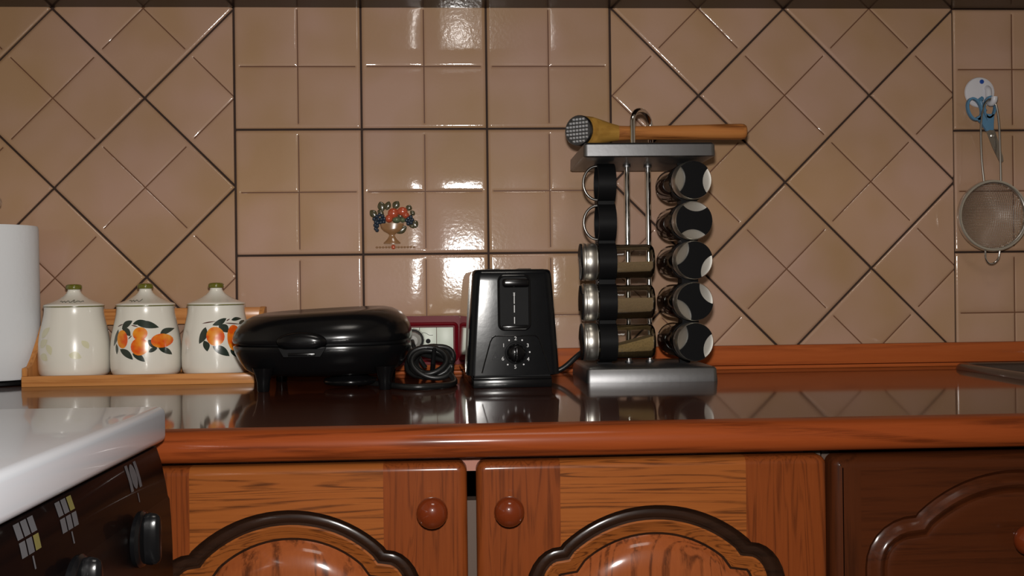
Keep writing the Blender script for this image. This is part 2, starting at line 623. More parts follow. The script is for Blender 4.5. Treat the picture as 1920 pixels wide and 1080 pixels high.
def place_tile(cx, cz, diamond, clip=None):
    global tile_proto
    tilt = (random.uniform(-1, 1) * 0.0035, random.uniform(-1, 1) * 0.002, random.uniform(-1, 1) * 0.0035)
    R = Matrix.Rotation(PI / 4, 4, 'Y') if diamond else Matrix.Identity(4)
    inside = True
    if clip:
        ext = H * math.sqrt(2) if diamond else H
        x0, x1, z0, z1 = clip
        if cx - ext >= x1 or cx + ext <= x0 or cz - ext >= z1 or cz + ext <= z0:
            return None
        inside = cx - ext >= x0 - 1e-3 and cx + ext <= x1 + 1e-3 and cz - ext >= z0 - 1e-3 and cz + ext <= z1 + 1e-3
    if inside and tile_proto is not None:
        o = tile_proto.copy()
        COL.objects.link(o)
        o.parent = wall
        o.location = (cx / 100, 0, cz / 100)
        o.rotation_euler = (tilt[0], (PI / 4 if diamond else 0) + tilt[1] * 0.3, tilt[2])
        return o
    bm = tile_bm()
    if not inside:
        xform(bm, Matrix.Translation((cx, 0, cz)) @ R)
        x0, x1, z0, z1 = clip
        for co, no in (((x0, 0, 0), (-1, 0, 0)), ((x1, 0, 0), (1, 0, 0)), ((0, 0, z0), (0, 0, -1)), ((0, 0, z1), (0, 0, 1))):
            bmesh.ops.bisect_plane(bm, geom=bm.verts[:] + bm.edges[:] + bm.faces[:], plane_co=co, plane_no=no, clear_outer=True)
            # close the cut side with a skirt back to the wall
        if len(bm.faces) == 0:
            bm.free()
            return None
        bd = [e for e in bm.edges if e.is_boundary and (e.verts[0].co.y < 0.45 or e.verts[1].co.y < 0.45)]
        r = bmesh.ops.extrude_edge_only(bm, edges=bd)
        for v in r['geom']:
            if isinstance(v, bmesh.types.BMVert):
                v.co.y = 0.5
        c = Vector((0, 0, 0))
        for v in bm.verts:
            c += v.co
        c /= len(bm.verts)
        c.y = 0
        o = obj('tile', bm, ['tile', 'groove'], wall, loc=(c.x, 0, c.z), off=c, angle=25)
        o.rotation_euler = tilt
        return o
    o = obj('tile', bm, ['tile', 'groove'], wall, loc=(cx, 0, cz), angle=25)
    o.rotation_euler = (0, PI / 4 if diamond else 0, 0)
    tile_proto = o
    return o


wall.location = (0, 0, CT)
ZG = 19.13                 # level joint above the worktop
decor_tile = None
for row in range(3):
    for colm in range(3):
        o = place_tile(colm * 20 + 10, ZG - 10 + row * 20, False, (0, 60, -1.0, WTOP + 0.6) if row != 1 else None)
        if row == 1 and colm == 1:
            decor_tile = o
XR = 116.6
for row in range(3):
    for colm in range(2):
        place_tile(XR + colm * 20 + 10, ZG - 0.59 - 10 + row * 20, False, (XR, 156.6, -1.0, WTOP + 0.6) if row != 1 else None)
hd = 14.142
for (ox, oz, x0, x1) in ((-14.05, ZG + 25.06, L_IN + 0.3, -GAP), (74.39, ZG + 25.25, 60 + GAP, XR - GAP)):
    for i in range(-5, 6):
        for j in range(-6, 6):
            if (i + j) % 2:      # tile centres sit half a diagonal beside the joint crossings
                place_tile(ox + i * hd, oz + j * hd, True, (x0, x1, -1.0, WTOP + 0.6))

# ---------------------------------------------------------------- fruit bowl relief on one tile
def px_tile(x, y):            # picture of the relief (140 x 120 px crop) -> cm on its tile
    return ((x / 9 + 660 - 796) / 11.75, -((y / 9 + 360 - 361.0) / 11.75))


def dome(bm, x, y, rx, ry=None, dep=0.4, seg=10, rot=0.0):
    cx, cz = px_tile(x, y)
    rx = rx / 9 / 11.75
    ry = rx if ry is None else ry / 9 / 11.75
    rs = []
    for k, (s, hh) in enumerate(((1, 0.02), (0.95, 0.35), (0.78, 0.68), (0.5, 0.9), (0.18, 1.0))):
        ring = []
        for i in range(seg):
            a = 2 * PI * i / seg
            px, pz = rx * s * math.cos(a), ry * s * math.sin(a)
            ring.append((cx + px * math.cos(rot) - pz * math.sin(rot), -hh * dep + 0.02, cz + px * math.sin(rot) + pz * math.cos(rot)))
        rs.append(ring)
    rings(bm, rs, cap0=False)


def leafdome(bm, x0, y0, x1, y1, wd, dep=0.28):
    a, b = Vector(px_tile(x0, y0)), Vector(px_tile(x1, y1))
    t = (b - a)
    n = Vector((-t.y, t.x)).normalized() * (wd / 9 / 11.75)
    rs = []
    for k in range(8):
        s = k / 7
        ww = math.sin(PI * min(1, s * 0.92 + 0.04)) ** 0.8
        c = a + t * s
        ring = []
        for q, hh in ((-1, 0.0), (-0.5, 0.8), (0, 0.6), (0.5, 0.8), (1, 0.0)):
            p = c + n * q * ww
            ring.append((p.x, -hh * dep * (0.4 + 0.6 * ww) + 0.02, p.y))
        rs.append(ring)
    rings(bm, rs, close=False, cap0=False, cap1=False)


def relief(name, bm, mat):
    return obj(name, bm, mat, decor_tile, angle=60)


bm = B()
prof = [(205, 548), (200, 575), (185, 630), (140, 680), (75, 715), (48, 740), (55, 770), (80, 810), (120, 850), (145, 875), (140, 890)]
rs = []
for hw, yy in prof:
    ring = []
    for k in range(11):
        a = PI * k / 10
        cx, cz = px_tile(655 - hw * math.cos(a), yy)
        ring.append((cx, -0.55 * math.sin(a) * min(1, hw / 130) + 0.02, cz))
    rs.append(ring)
rings(bm, rs, close=False, cap0=False, cap1=False)
relief('fruit_bowl', bm, 'bowlglaze')
for nm, x, y, rx, ry, m, dp in (('apple', 680, 375, 95, 90, 'redglaze', 0.6), ('apple', 835, 345, 90, 78, 'redglaze', 0.5), ('peach', 610, 465, 68, 75, 'redglaze', 0.7),
                                ('peach', 890, 410, 62, 58, 'redglaze', 0.55), ('pear', 735, 490, 78, 56, 'tealglaze', 0.75), ('pear', 840, 490, 50, 50, 'tealglaze', 0.7)):
    bm = B()
    dome(bm, x, y, rx, ry, dp, 14)
    relief(nm, bm, m)
for (x0, y0, x1, y1, wd) in ((510, 340, 460, 180, 48), (565, 320, 615, 175, 38), (690, 300, 768, 172, 44), (925, 330, 968, 240, 38), (400, 440, 295, 325, 44), (975, 400, 1035, 345, 36),
                             (985, 520, 1085, 610, 52), (1000, 560, 985, 625, 40), (900, 600, 735, 710, 45), (440, 400, 500, 330, 46), (760, 440, 830, 400, 40)):
    bm = B()
    leafdome(bm, x0, y0, x1, y1, wd * 1.5)
    relief('relief_leaf', bm, 'greenglaze')
random.seed(3)
for (x, y) in ((360, 470), (405, 430), (450, 400), (500, 420), (530, 470), (480, 475), (430, 475), (385, 520), (420, 535), (470, 530), (520, 520), (375, 575), (410, 590), (385, 635), (405, 660),
               (930, 460), (975, 440), (1000, 490), (950, 510), (905, 500), (980, 540), (930, 555)):
    bm = B()
    dome(bm, x, y, 37, 37, 0.42, 8)
    relief('grape', bm, 'blueglaze')
for k in range(13):
    bm = B()
    dome(bm, 400 + k * 52, 948, 24, 18, 0.18, 8)
    relief('relief_bead', bm, 'bowlglaze')
bm = B()
dome(bm, 675, 945, 40, 40, 0.2, 8)
relief('relief_rosette', bm, 'redglaze')

# ---------------------------------------------------------------- wooden upstand against the wall
up = thing('wooden_upstand', 'orange-brown wooden upstand strip along the back of the worktop', 'trim', (50, -0.8, 0))
obj('strip', box(B(), L_IN + 0.1, R_IN - 0.1, -1.5, -0.25, 0.62, 3.8, 0.15), 'trimwood', up, off=(50, -0.8, 0))
obj('foot_seal', box(B(), L_IN + 0.1, R_IN - 0.1, -1.75, -0.25, 0.0, 0.55, 0.12), 'trimwood', up, off=(50, -0.8, 0))

# ---------------------------------------------------------------- wall cabinets above (only the underside shows)
wc = thing('wall_cabinet', 'dark wall cabinets overhead, glossy underside at the top edge', 'cabinet', (50, -14, WTOP))
of = (50, -14, WTOP)
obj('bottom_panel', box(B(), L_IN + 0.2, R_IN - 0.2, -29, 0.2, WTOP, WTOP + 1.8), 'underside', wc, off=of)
obj('body', box(B(), L_IN + 0.2, R_IN - 0.2, -27.5, 0.2, WTOP + 1.8, WTOP + 72), 'darkwoodz', wc, off=of)
for k in range(5):
    x0 = L_IN + 0.5 + k * 46.5
    dd = obj('door', box(B(), x0 + .3, x0 + 46, -29.6, -27.6, WTOP + 2.2, WTOP + 71, 0.5), 'darkwoodz', wc, off=of)
    bm = B()
    lathe(bm, [(0.7, 0), (0.7, -0.8), (1.5, -1.4), (1.5, -2.2), (0.8, -2.8)], 16, (x0 + 6, -29.6, WTOP + 9), 'Y')
    obj('knob', bm, 'knob', dd, off=of)

# ================================================================= worktop
wt = thing('worktop', 'dark polished wooden worktop with a rounded orange-brown front edge', 'worktop', (50, -32, -3.3))
of = (50, -32, -3.3)
SK = (112.6, 160.0, -52.0, -5.2)            # sink cut-out
bm = B()
outer = [(L_IN + .1, -61.3), (R_IN - .1, -61.3), (R_IN - .1, 0.2), (L_IN + .1, 0.2)]
hole = [(SK[0] + 1.6, SK[2] + 1.6), (SK[1] - 1.6, SK[2] + 1.6), (SK[1] - 1.6, SK[3] - 1.6), (SK[0] + 1.6, SK[3] - 1.6)]
prism(bm, outer, -3.2, 0.0, 'XY', [hole])
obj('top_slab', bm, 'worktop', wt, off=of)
bm = B()
prof = [(-61.3, 0.0), (-62.4, -0.04), (-63.2, -0.22), (-63.8, -0.62), (-64.1, -1.2), (-64.15, -1.8), (-64.0, -2.5), (-63.6, -2.95), (-63.0, -3.15), (-61.3, -3.2)]
rings(bm, [[(x, y, z) for (y, z) in prof] for x in (L_IN + .1, R_IN - .1)])
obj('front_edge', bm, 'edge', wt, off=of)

# ================================================================= base cabinets
def ring_offset(path, dist):
    """inset of a closed counter-clockwise path (x,z)."""
    n = len(path)
    out = []
    for i in range(n):
        a, b, c = Vector(path[i - 1]), Vector(path[i]), Vector(path[(i + 1) % n])
        t1 = (b - a).normalized()
        t2 = (c - b).normalized()
        n1 = Vector((-t1.y, t1.x))
        n2 = Vector((-t2.y, t2.x))
        m = (n1 + n2)
        if m.length < 1e-6:
            m = n1
        m.normalize()
        k = 1.0 / max(0.5, m.dot(n1))
        out.append(tuple(b + m * dist * k))
    return out


def arch_path(cx, wv, apex, cusp_dx, cusp_z, sh_z, bot):
    """closed ccw outline of an arched panel with stepped shoulders."""
    right = []
    # centre arc from the cusp (right) up to the apex
    R = (cusp_dx ** 2 + (apex - cusp_z) ** 2) / (2 * (apex - cusp_z))
    a0 = math.asin(cusp_dx / R)
    arc = []
    for k in range(11):
        a = a0 * (1 - k / 10)
        arc.append((R * math.sin(a), apex - R + R * math.cos(a)))
    # shoulder: quarter ellipse from vertical side to the cusp
    sh = []
    ex, ez = wv - cusp_dx + 0.0, cusp_z - 0.35 - sh_z
    for k in range(8):
        a = (PI / 2) * k / 7
        sh.append((cusp_dx + 0.25 + (ex - 0.25) * math.cos(a), sh_z + ez * math.sin(a)))
    right = [(wv, bot + 3), (wv, (bot + sh_z) / 2)] + sh + arc
    left = [(-x, z) for (x, z) in reversed(right[:-1])]
    pts = [(-wv + 3, bot), (wv - 3, bot), (wv - 0.9, bot + 0.9)] + right + left + [(-wv + 0.9, bot + 0.9)]
    return [(cx + x, z) for (x, z) in pts]


def arch_door(parent, of, x0, x1, z0, z1, y, apath, stile, mats, prof, panel_mi, knobs, seg_r=0.8):
    """door with round-over, stiles, rails, moulded groove rings and raised panel."""
    th = 2.2
    door = bpy.data.objects.new('door', None)
    door.empty_display_size = 0.02
    COL.objects.link(door)
    door.parent = parent
    base = Vector(((x0 + x1) / 2, y, z0))
    door.location = (base - Vector(of)) * 0.01
    o2 = tuple(base)
    # frame: roundover then flat face with the arched hole
    bm = B()
    orr = rrect(x0, x1, z0, z1, 1.0, 5)
    rs = []
    for k in range(6):
        a = (PI / 2) * k / 5
        ins = seg_r * (1 - math.cos(a))
        yy = y + seg_r - seg_r * math.sin(a)
        rs.append([(p[0], yy, p[1]) for p in ring_offset(orr, ins)])
    vr = rings(bm, [[(p[0], y + th, p[1]) for p in orr]] + rs, cap0=False, cap1=False)
    inner_loop = [(v.co.x, v.co.z) for v in vr[-1]]
    flat = inner_loop + list(apath)
    tris = tessellate_polygon([[Vector((p[0], p[1], 0)) for p in inner_loop], [Vector((p[0], p[1], 0)) for p in apath]])
    vv = list(vr[-1]) + [bm.verts.new((p[0], y, p[1])) for p in apath]
    for t in tris:
        bm.faces.new((vv[t[0]], vv[t[1]], vv[t[2]]))
    bmesh.ops.bisect_plane(bm, geom=bm.verts[:] + bm.edges[:] + bm.faces[:], plane_co=(x0 + stile, 0, 0), plane_no=(1, 0, 0))
    bmesh.ops.bisect_plane(bm, geom=bm.verts[:] + bm.edges[:] + bm.faces[:], plane_co=(x1 - stile, 0, 0), plane_no=(1, 0, 0))
    zm = (z0 + z1) / 2
    sel = {'stile_a': lambda c: c.x < x0 + stile, 'stile_b': lambda c: c.x > x1 - stile,
           'rail_a': lambda c: x0 + stile <= c.x <= x1 - stile and c.z > zm, 'rail_b': lambda c: x0 + stile <= c.x <= x1 - stile and c.z <= zm}
    for nm, mk in (('stile_a', 0), ('stile_b', 0), ('rail_a', 1), ('rail_b', 1)):
        b2 = bm.copy()
        b2.faces.ensure_lookup_table()
        kill = [f for f in b2.faces if not sel[nm](f.calc_center_median())]
        bmesh.ops.delete(b2, geom=kill, context='FACES')
        ob = obj(nm.split('_')[0], b2, mats[mk], door, off=o2, angle=50)
    bm.free()
    # moulded groove: rings of the arch path, each with its own inset and depth
    b3 = B()
    rs, mi = [], []
    for ins, dy, m in prof:
        rs.append([(p[0], y + dy, p[1]) for p in ring_offset(apath, ins)])
        mi.append(m)
    pan_k = panel_mi
    rings(b3, rs[:pan_k + 1], cap0=False, cap1=False, mi=[m for m in mi[:pan_k]])
    obj('arched_moulding', b3, [mats[2], mats[1], mats[3]], door, off=o2, angle=40)
    b4 = B()
    vr = rings(b4, rs[pan_k:], cap0=False, cap1=False)
    lp = [(v.co.x, v.co.z) for v in vr[-1]]
    for t in tessellate_polygon([[Vector((p[0], p[1], 0)) for p in lp]]):
        b4.faces.new([vr[-1][i] for i in t])
    obj('panel', b4, mats[3], door, off=o2, angle=40)
    # plain back so the door is solid
    obj('back_board', box(B(), x0 + .3, x1 - .3, y + th - 0.3, y + th, z0 + .3, z1 - .3), mats[0], door, off=o2)
    for (kx, kz, kr) in knobs:
        bm = B()
        pr = [(kr * .45, 0.3), (kr * .42, -0.5), (kr * .55, -0.9), (kr * .9, -1.1), (kr, -1.5), (kr * .97, -1.9), (kr * .85, -2.3), (kr * .62, -2.6), (kr * .33, -2.78), (0.02, -2.82)]
        lathe(bm, pr, 24, (kx, y, kz), 'Y', mi=None)
        obj('knob', bm, mats[4], door, off=o2, angle=60)
    return door


DY = -62.3
bc = thing('base_cabinet', 'orange-brown wooden base cabinet with two arched-panel doors', 'cabinet', (36.2, -32, -90))
of = (36.2, -32, -90)
obj('side_panel', box(B(), 0.0, 1.8, -60, -1, -80, -3.3), 'board', bc, off=of)
obj('side_panel', box(B(), 70.6, 72.4, -60, -1, -80, -3.3), 'board', bc, off=of)
obj('bottom_panel', box(B(), 1.8, 70.6, -60, -1, -80, -78), 'board', bc, off=of)
obj('back_panel', box(B(), 1.8, 70.6, -2, -1, -78, -3.3), 'board', bc, off=of)
obj('top_rail', box(B(), 1.8, 70.6, -60, -58.4, -5.0, -3.3), 'carcass', bc, off=of)
obj('centre_post', box(B(), 34.6, 38.0, -60, -58, -78, -8.0), 'board', bc, off=of)
obj('plinth', box(B(), 0.2, 72.2, -55, -53, -90, -80), 'patina', bc, off=of)
dprof = [(0.0, 0.0, 0), (0.10, 0.12, 0), (0.25, 0.50, 0), (0.55, 0.72, 0), (0.9, 0.58, 0), (1.15, 0.62, 0), (1.4, 0.85, 0), (1.62, 0.70, 1), (1.8, 0.62, 1), (3.0, 1.22, 0), (3.25, 1.30, 0), (3.45, 1.12, 0), (3.75, 0.70, 0), (4.6, 0.12, 0), (6.2, -0.18, 0)]
PMATS = ('stile', 'rail', 'patina', 'panel', 'knob')
ap1 = arch_path(18.15, 13.2, -8.1, 9.4, -11.9, -17.0, -68)
ap2 = arch_path(54.75, 13.2, -8.4, 9.4, -12.0, -17.0, -68)
arch_door(bc, of, 0.3, 35.85, -77, -3.75, DY, ap1, 8.3, PMATS, dprof, 10, [(32.4, -8.35, 1.55)])
arch_door(bc, of, 36.75, 72.35, -77, -3.75, DY, ap2, 8.4, PMATS, dprof, 10, [(39.95, -8.4, 1.5)])

bd = thing('base_cabinet', 'shade-darkened cabinet front with an arched bead, right of the orange-brown doors', 'cabinet', (92.5, -32, -90))  # under-lit front, its shade put into the wood colour
of = (92.5, -32, -90)
obj('side_panel', box(B(), 72.9, 74.7, -59, -1, -80, -3.3), 'board', bd, off=of)
obj('side_panel', box(B(), 110.6, 112.3, -59, -1, -80, -3.3), 'board', bd, off=of)
obj('top_rail', box(B(), 74.7, 110.6, -59, -57.4, -5.0, -3.3), 'darkwood', bd, off=of)
obj('plinth', box(B(), 72.9, 112.2, -55, -53, -90, -80), 'patina', bd, off=of)
bprof = [(0.0, 0.0, 0), (0.15, 0.35, 0), (0.45, 0.60, 0), (0.85, 0.42, 0), (1.15, 0.02, 0), (1.5, -0.12, 0), (1.85, 0.05, 0), (2.1, 0.38, 0), (2.25, 0.45, 0), (2.4, 0.22, 0), (2.7, 0.12, 0), (3.2, 0.12, 0)]
ap3 = arch_path(92.5, 16.2, -5.7, 10.6, -9.8, -15.4, -68)
arch_door(bd, of, 72.95, 112.1, -77, -3.95, DY + 0.5, ap3, 3.0, ('darkwoodz', 'darkwood', 'darkwood', 'darkwood', 'knob'), bprof, 9, [(92.6, -12.6, 1.55)], 1.2)
be = thing('base_cabinet', 'dark cabinet with two plain doors below the sink', 'cabinet', (141, -32, -90))
obj('body', box(B(), 112.6, R_IN - 0.3, -60, -53.5, -80, -3.3), 'darkwoodz', be, off=(141, -32, -90))
for k in range(2):
    x0 = 112.8 + k * 28.4
    dd = obj('door', box(B(), x0, x0 + 28, -62, -60, -77, -4, 0.6), 'darkwoodz', be, off=(141, -32, -90))
    bm = B()
    lathe(bm, [(0.7, 0), (0.7, -0.8), (1.5, -1.4), (1.5, -2.2), (0.8, -2.8)], 16, (x0 + 5 + 18 * k, -62, -10), 'Y')
    obj('knob', bm, 'knob', dd, off=(141, -32, -90))

# ================================================================= sink at the right edge
sk = thing('kitchen_sink', 'dark brown composite inset sink cut by the right edge', 'sink', ((SK[0] + SK[1]) / 2, (SK[2] + SK[3]) / 2, 0))
of = ((SK[0] + SK[1]) / 2, (SK[2] + SK[3]) / 2, 0)
bm = B()
o0 = rrect(SK[0], SK[1], SK[2], SK[3], 3.5, 6)
rs = []
for ins, z in ((0, 0.01), (0.1, 0.5), (0.5, 0.85), (1.0, 0.95), (1.6, 0.8), (2.1, 0.5), (2.3, -0.5), (2.6, -3.0)):
    rs.append([(p[0], p[1], z) for p in ring_offset(o0, ins)])
rings(bm, rs, cap0=False, cap1=False)
obj('rim', bm, 'sink', sk, off=of, angle=60)
bm = B()
o1 = ring_offset(o0, 2.6)
rs = [[(p[0], p[1], z) for p in ring_offset(o1, i)] for i, z in ((0, -3.0), (0.4, -12), (1.2, -16), (3, -17.5), (7, -18))]
rings(bm, rs, cap0=False)
obj('basin', bm, 'sink', sk, off=of, angle=60)
bm = B()
lathe(bm, [(1.6, -17.9), (2.4, -17.85), (2.4, -17.6), (1.7, -17.55), (1.5, -17.8), (0.3, -17.85)], 20, (of[0], of[1], 0))
obj('drain', bm, 'chrome', sk, off=of)

# ================================================================= cooker at the left
ck = thing('cooker', 'cooker with white enamel top and dark brown control panel', 'cooker', (-24, -97, -90))
of = (-24, -97, -90)
bm = B()
box(bm, -56, 7.65, -126, -66.2, -0.55, 2.85, 0.7, 4)
obj('enamel_top', bm, 'enamel', ck, off=of, angle=50)
obj('body', box(B(), -56, 6.4, -125.5, -66.8, -82, -0.62), 'enamel', ck, off=of)
# control panel: swept profile along y with rounded ends
prof = [(6.5, -0.62), (7.05, -0.8), (7.5, -2.2), (7.9, -4.2), (8.08, -5.4), (8.24, -5.75), (8.36, -7.5), (8.46, -10), (8.48, -14.5), (8.1, -15.0), (6.5, -15.0)]
bm = B()
rs = []
for yy, ins in ((-125.4, 0.5), (-125.0, 0.15), (-124.5, 0), (-67.8, 0), (-67.2, 0.15), (-66.8, 0.5)):
    rs.append([(x - ins * (1 if x > 6.6 else 0), yy, z) for (x, z) in prof])
vr = rings(bm, rs)
for f in bm.faces:
    c = f.calc_center_median()
    f.material_index = 1 if c.z < -5.5 else 0
cp = obj('control_panel', bm, ['cookerband', 'cookerdark'], ck, off=of, angle=40)


def panel_pt(y, z):
    for i in range(1, len(prof) - 3):
        (x0, z0), (x1, z1) = prof[i], prof[i + 1]
        if z1 <= z <= z0:
            t = (z0 - z) / (z0 - z1)
            return (x0 + (x1 - x0) * t + 0.03, y, z)
    return (8.4, y, z)


def pquad(bm, y0, y1, z0, z1, mi=0):
    # y0 nearer the far (worktop) end; patch that follows the panel
    n = 3
    g = [[bm.verts.new(panel_pt(y0 + (y1 - y0) * i, z0 + (z1 - z0) * j / n)) for j in range(n + 1)] for i in (0, 1)]
    for j in range(n):
        f = bm.faces.new((g[0][j], g[1][j], g[1][j + 1], g[0][j + 1]))
        f.material_index = mi


def burner_icon(yc, zc, hot, s=1.0):
    bm = B()
    for i in range(3):
        for j in range(2):
            y0 = yc + (i - 1.5) * 1.05 * s + 0.08
            z0 = zc + (j - 1) * 1.15 * s + 0.08
            pquad(bm, y0, y0 + 0.85 * s, z0, z0 + 0.98 * s, 1 if (i, j) == hot else 0)
    pquad(bm, yc - 0.1, yc + 0.12, zc - 2.1 * s, zc - 1.25 * s)
    obj('burner_symbol', bm, ['grey_print', 'yellow_print'], cp, off=of)


burner_icon(-96.9, -2.05, (2, 0))
burner_icon(-90.3, -2.05, (2, 1))
# oven symbol: frame with an oval
bm = B()
yc, zc = -75.6, -2.1
pquad(bm, yc - 1.45, yc - 0.8, zc - 1.1, zc + 1.1)
pquad(bm, yc + 0.8, yc + 1.45, zc - 1.1, zc + 1.1)
ring = []
for k in range(16):
    a = 2 * PI * k / 16
    ring.append((yc + 0.72 * math.cos(a), zc + 1.05 * math.sin(a)))
vs = [bm.verts.new(panel_pt(*p)) for p in ring]
c = bm.verts.new(panel_pt(yc, zc))
for k in range(16):
    bm.faces.new((vs[k], vs[(k + 1) % 16], c))
pquad(bm, yc - 0.1, yc + 0.12, zc - 2.2, zc - 1.4)
obj('oven_symbol', bm, ['grey_print'], cp, off=of)
for yk in (-77.5, -91.5, -103, -114):
    bm = B()
    lathe(bm, [(2.3, 0), (2.35, 0.35), (2.15, 0.6), (2.0, 0.65)], 28, (8.4, yk, -7.0), 'X')
    kb = obj('control_knob', bm, 'black', cp, off=of)
    bm = B()
    rs = []
    for x, sy, sz in ((8.9, 0.75, 2.1), (9.4, 0.68, 2.2), (9.9, 0.6, 2.1), (10.15, 0.45, 1.9), (10.25, 0.2, 1.6)):
        rs.append([(x, yk + sy * math.cos(2 * PI * k / 20), -7.0 + sz * (abs(math.sin(2 * PI * k / 20)) ** 0.8) * (1 if math.sin(2 * PI * k / 20) >= 0 else -1)) for k in range(20)])
    rings(bm, rs)
    obj('grip', bm, 'black', kb, off=of, angle=60)
od = obj('oven_door', box(B(), 6.5, 8.6, -124, -68, -72, -16, 0.5), 'cookerdark', ck, off=of)
obj('glass_window', box(B(), 8.55, 8.75, -117, -75, -62, -28, 0.1), 'black', od, off=of)
bm = B()
tube(bm, smooth_path([(8.6, -119, -20), (12, -119, -20), (12, -110, -20), (12, -82, -20), (12, -73, -20), (8.6, -73, -20)], 5), 0.8, 10)
obj('handle', bm, 'steel', od, off=of)
obj('drawer_front', box(B(), 6.5, 8.4, -124, -68, -82, -73, 0.4), 'cookerdark', ck, off=of)
for (x, y) in ((-50, -120), (-50, -72), (2, -120), (2, -72)):
    obj('foot', lathe(B(), [(1.6, -90), (1.6, -88.5), (1.0, -88), (1.0, -81.9)], 12, (x, y, 0)), 'blackmat', ck, off=of)

# ================================================================= paper towel roll on its holder
tw = thing('paper_towel_holder', 'upright paper towel stand with chrome rod at the left edge', 'holder', (-34.3, -6.3, 0))
obj('base_disc', lathe(B(), [(5.6, 0), (6.0, 0.15), (6.0, 0.5), (5.6, 0.75), (1, 0.8)], 36), 'blackmat', tw)
obj('rod', lathe(B(), [(0.5, 0.7), (0.5, 26.6), (0.75, 26.8), (0.9, 27.3), (0.75, 27.9), (0.3, 28.2)], 16), 'chrome', tw)
bm = B()
prof = [(2.0, 0.0), (5.5, 0.0), (5.72, 0.2), (5.76, 4)]
rs = []
pr = [(2.0, 0.0), (5.8, 0.0), (5.98, 0.25), (6.0, 5), (5.94, 11), (5.88, 17), (5.84, 22.5), (5.7, 22.9), (2.0, 22.9)]
lathe(bm, pr, 48, cap0=False, cap1=False)
lathe(bm, [(2.0, 0.0), (2.0, 22.9)], 24, cap0=False, cap1=False)
tr = thing('paper_towel_roll', 'white paper towel roll standing left of the jar rack', 'paper towel', (-34.3, -6.3, 0.82))
obj('paper', bm, 'paper', tr, angle=40)
bm = B()
lathe(bm, [(2.0, 0.05), (2.0, 22.85)], 24, cap0=False, cap1=False)
lathe(bm, [(1.85, 0.05), (1.85, 22.85)], 24, cap0=False, cap1=False)
obj('cardboard_core', bm, 'pine', tr)

# ================================================================= jar rack with three porcelain jars
jr = thing('jar_rack', 'small honey pine rack holding three white jars', 'rack', (-11.6, -6.7, 0), (0, 0, math.radians(0.8)))
X0, X1, YF, YB = -16.6, 16.6, -5.7, 5.3
obj('bottom_board', box(B(), X0 + .8, X1 - .8, YF + .6, YB - .5, 0.35, 1.1), 'pine', jr)
obj('front_rail', box(B(), X0, X1, YF - 0.25, YF + 0.6, 0.0, 1.55, 0.08), 'pine', jr)
obj('back_rail', box(B(), X0 + .7, X1 - .7, YB - 0.8, YB, 8.5, 11.0, 0.12), 'pine', jr)
obj('back_rail', box(B(), X0 + .7, X1 - .7, YB - 0.8, YB, 0.3, 2.4, 0.1), 'pine', jr)
side = [(YF + .6, 0.0), (YB, 0.0), (YB, 11.0), (YB - 1.2, 11.1), (YB - 2.2, 10.6), (YB - 4.0, 8.6), (YB - 6.0, 6.2), (YB - 8.0, 4.0), (YB - 9.3, 2.9), (YF + .6, 2.75)]
for s in (0, 1):
    bm = B()
    xx = X0 if s == 0 else X1 - 0.75
    prism(bm, side, xx, xx + 0.75, 'YZ')
    obj('side_panel', bm, 'pinez', jr)
    obj('corner_post', box(B(), xx, xx + 0.75, YF, YF + 0.62, 1.56, 2.75, 0.06), 'pinez', jr)

JP = [(0.0, 0.0), (4.3, 0.0), (4.75, 0.12), (4.98, 0.5), (5.1, 1.2), (5.13, 2.4), (5.1, 3.8), (5.02, 5.0), (4.86, 6.2), (4.62, 7.4), (4.4, 8.4), (4.24, 9.2), (4.18, 9.9), (4.2, 10.35)]


def jar_r(z):
    for i in range(1, len(JP) - 1):
        if JP[i][1] <= z <= JP[i + 1][1]:
            t = (z - JP[i][1]) / max(1e-6, JP[i + 1][1] - JP[i][1])
            return JP[i][0] + (JP[i + 1][0] - JP[i][0]) * t
    return 4.2


def on_jar(x, z, lift=0.03):
    r = jar_r(z) + lift
    x = max(-0.97 * r, min(0.97 * r, x))
    return (x, -math.sqrt(r * r - x * x), z)


def leaf_patch(bm, x0, z0, x1, z1, wd, lift=0.03):
    a, b = Vector((x0, z0)), Vector((x1, z1))
    t = b - a
    n = Vector((-t.y, t.x)).normalized() * wd
    K = 8
    rs = []
    for k in range(K + 1):
        s = k / K
        ww = max(0.03, math.sin(PI * s) ** 0.75 * (1.05 - 0.25 * s))
        c = a + t * s + n * 0.25 * math.sin(PI * s)
        rs.append([on_jar(*(c + n * q * ww), lift) for q in (-1, -0.5, 0, 0.5, 1)])
    rings(bm, rs, close=False, cap0=False, cap1=False)


def fruit_patch(bm, x, z, rx, rz, rot=0, lift=0.045):
    seg = 18
    rs = []
    for s in (1.0, 0.75, 0.5, 0.25, 0.02):
        ring = []
        for k in range(seg):
            a = 2 * PI * k / seg
            px, pz = rx * s * math.cos(a), rz * s * math.sin(a)
            ring.append(on_jar(x + px * math.cos(rot) - pz * math.sin(rot), z + px * math.sin(rot) + pz * math.cos(rot), lift))
        rs.append(ring)
    rings(bm, rs, cap0=False)


def script_line(bm, pts, r=0.05):
    tube(bm, smooth_path(pts, 4), r, 5)


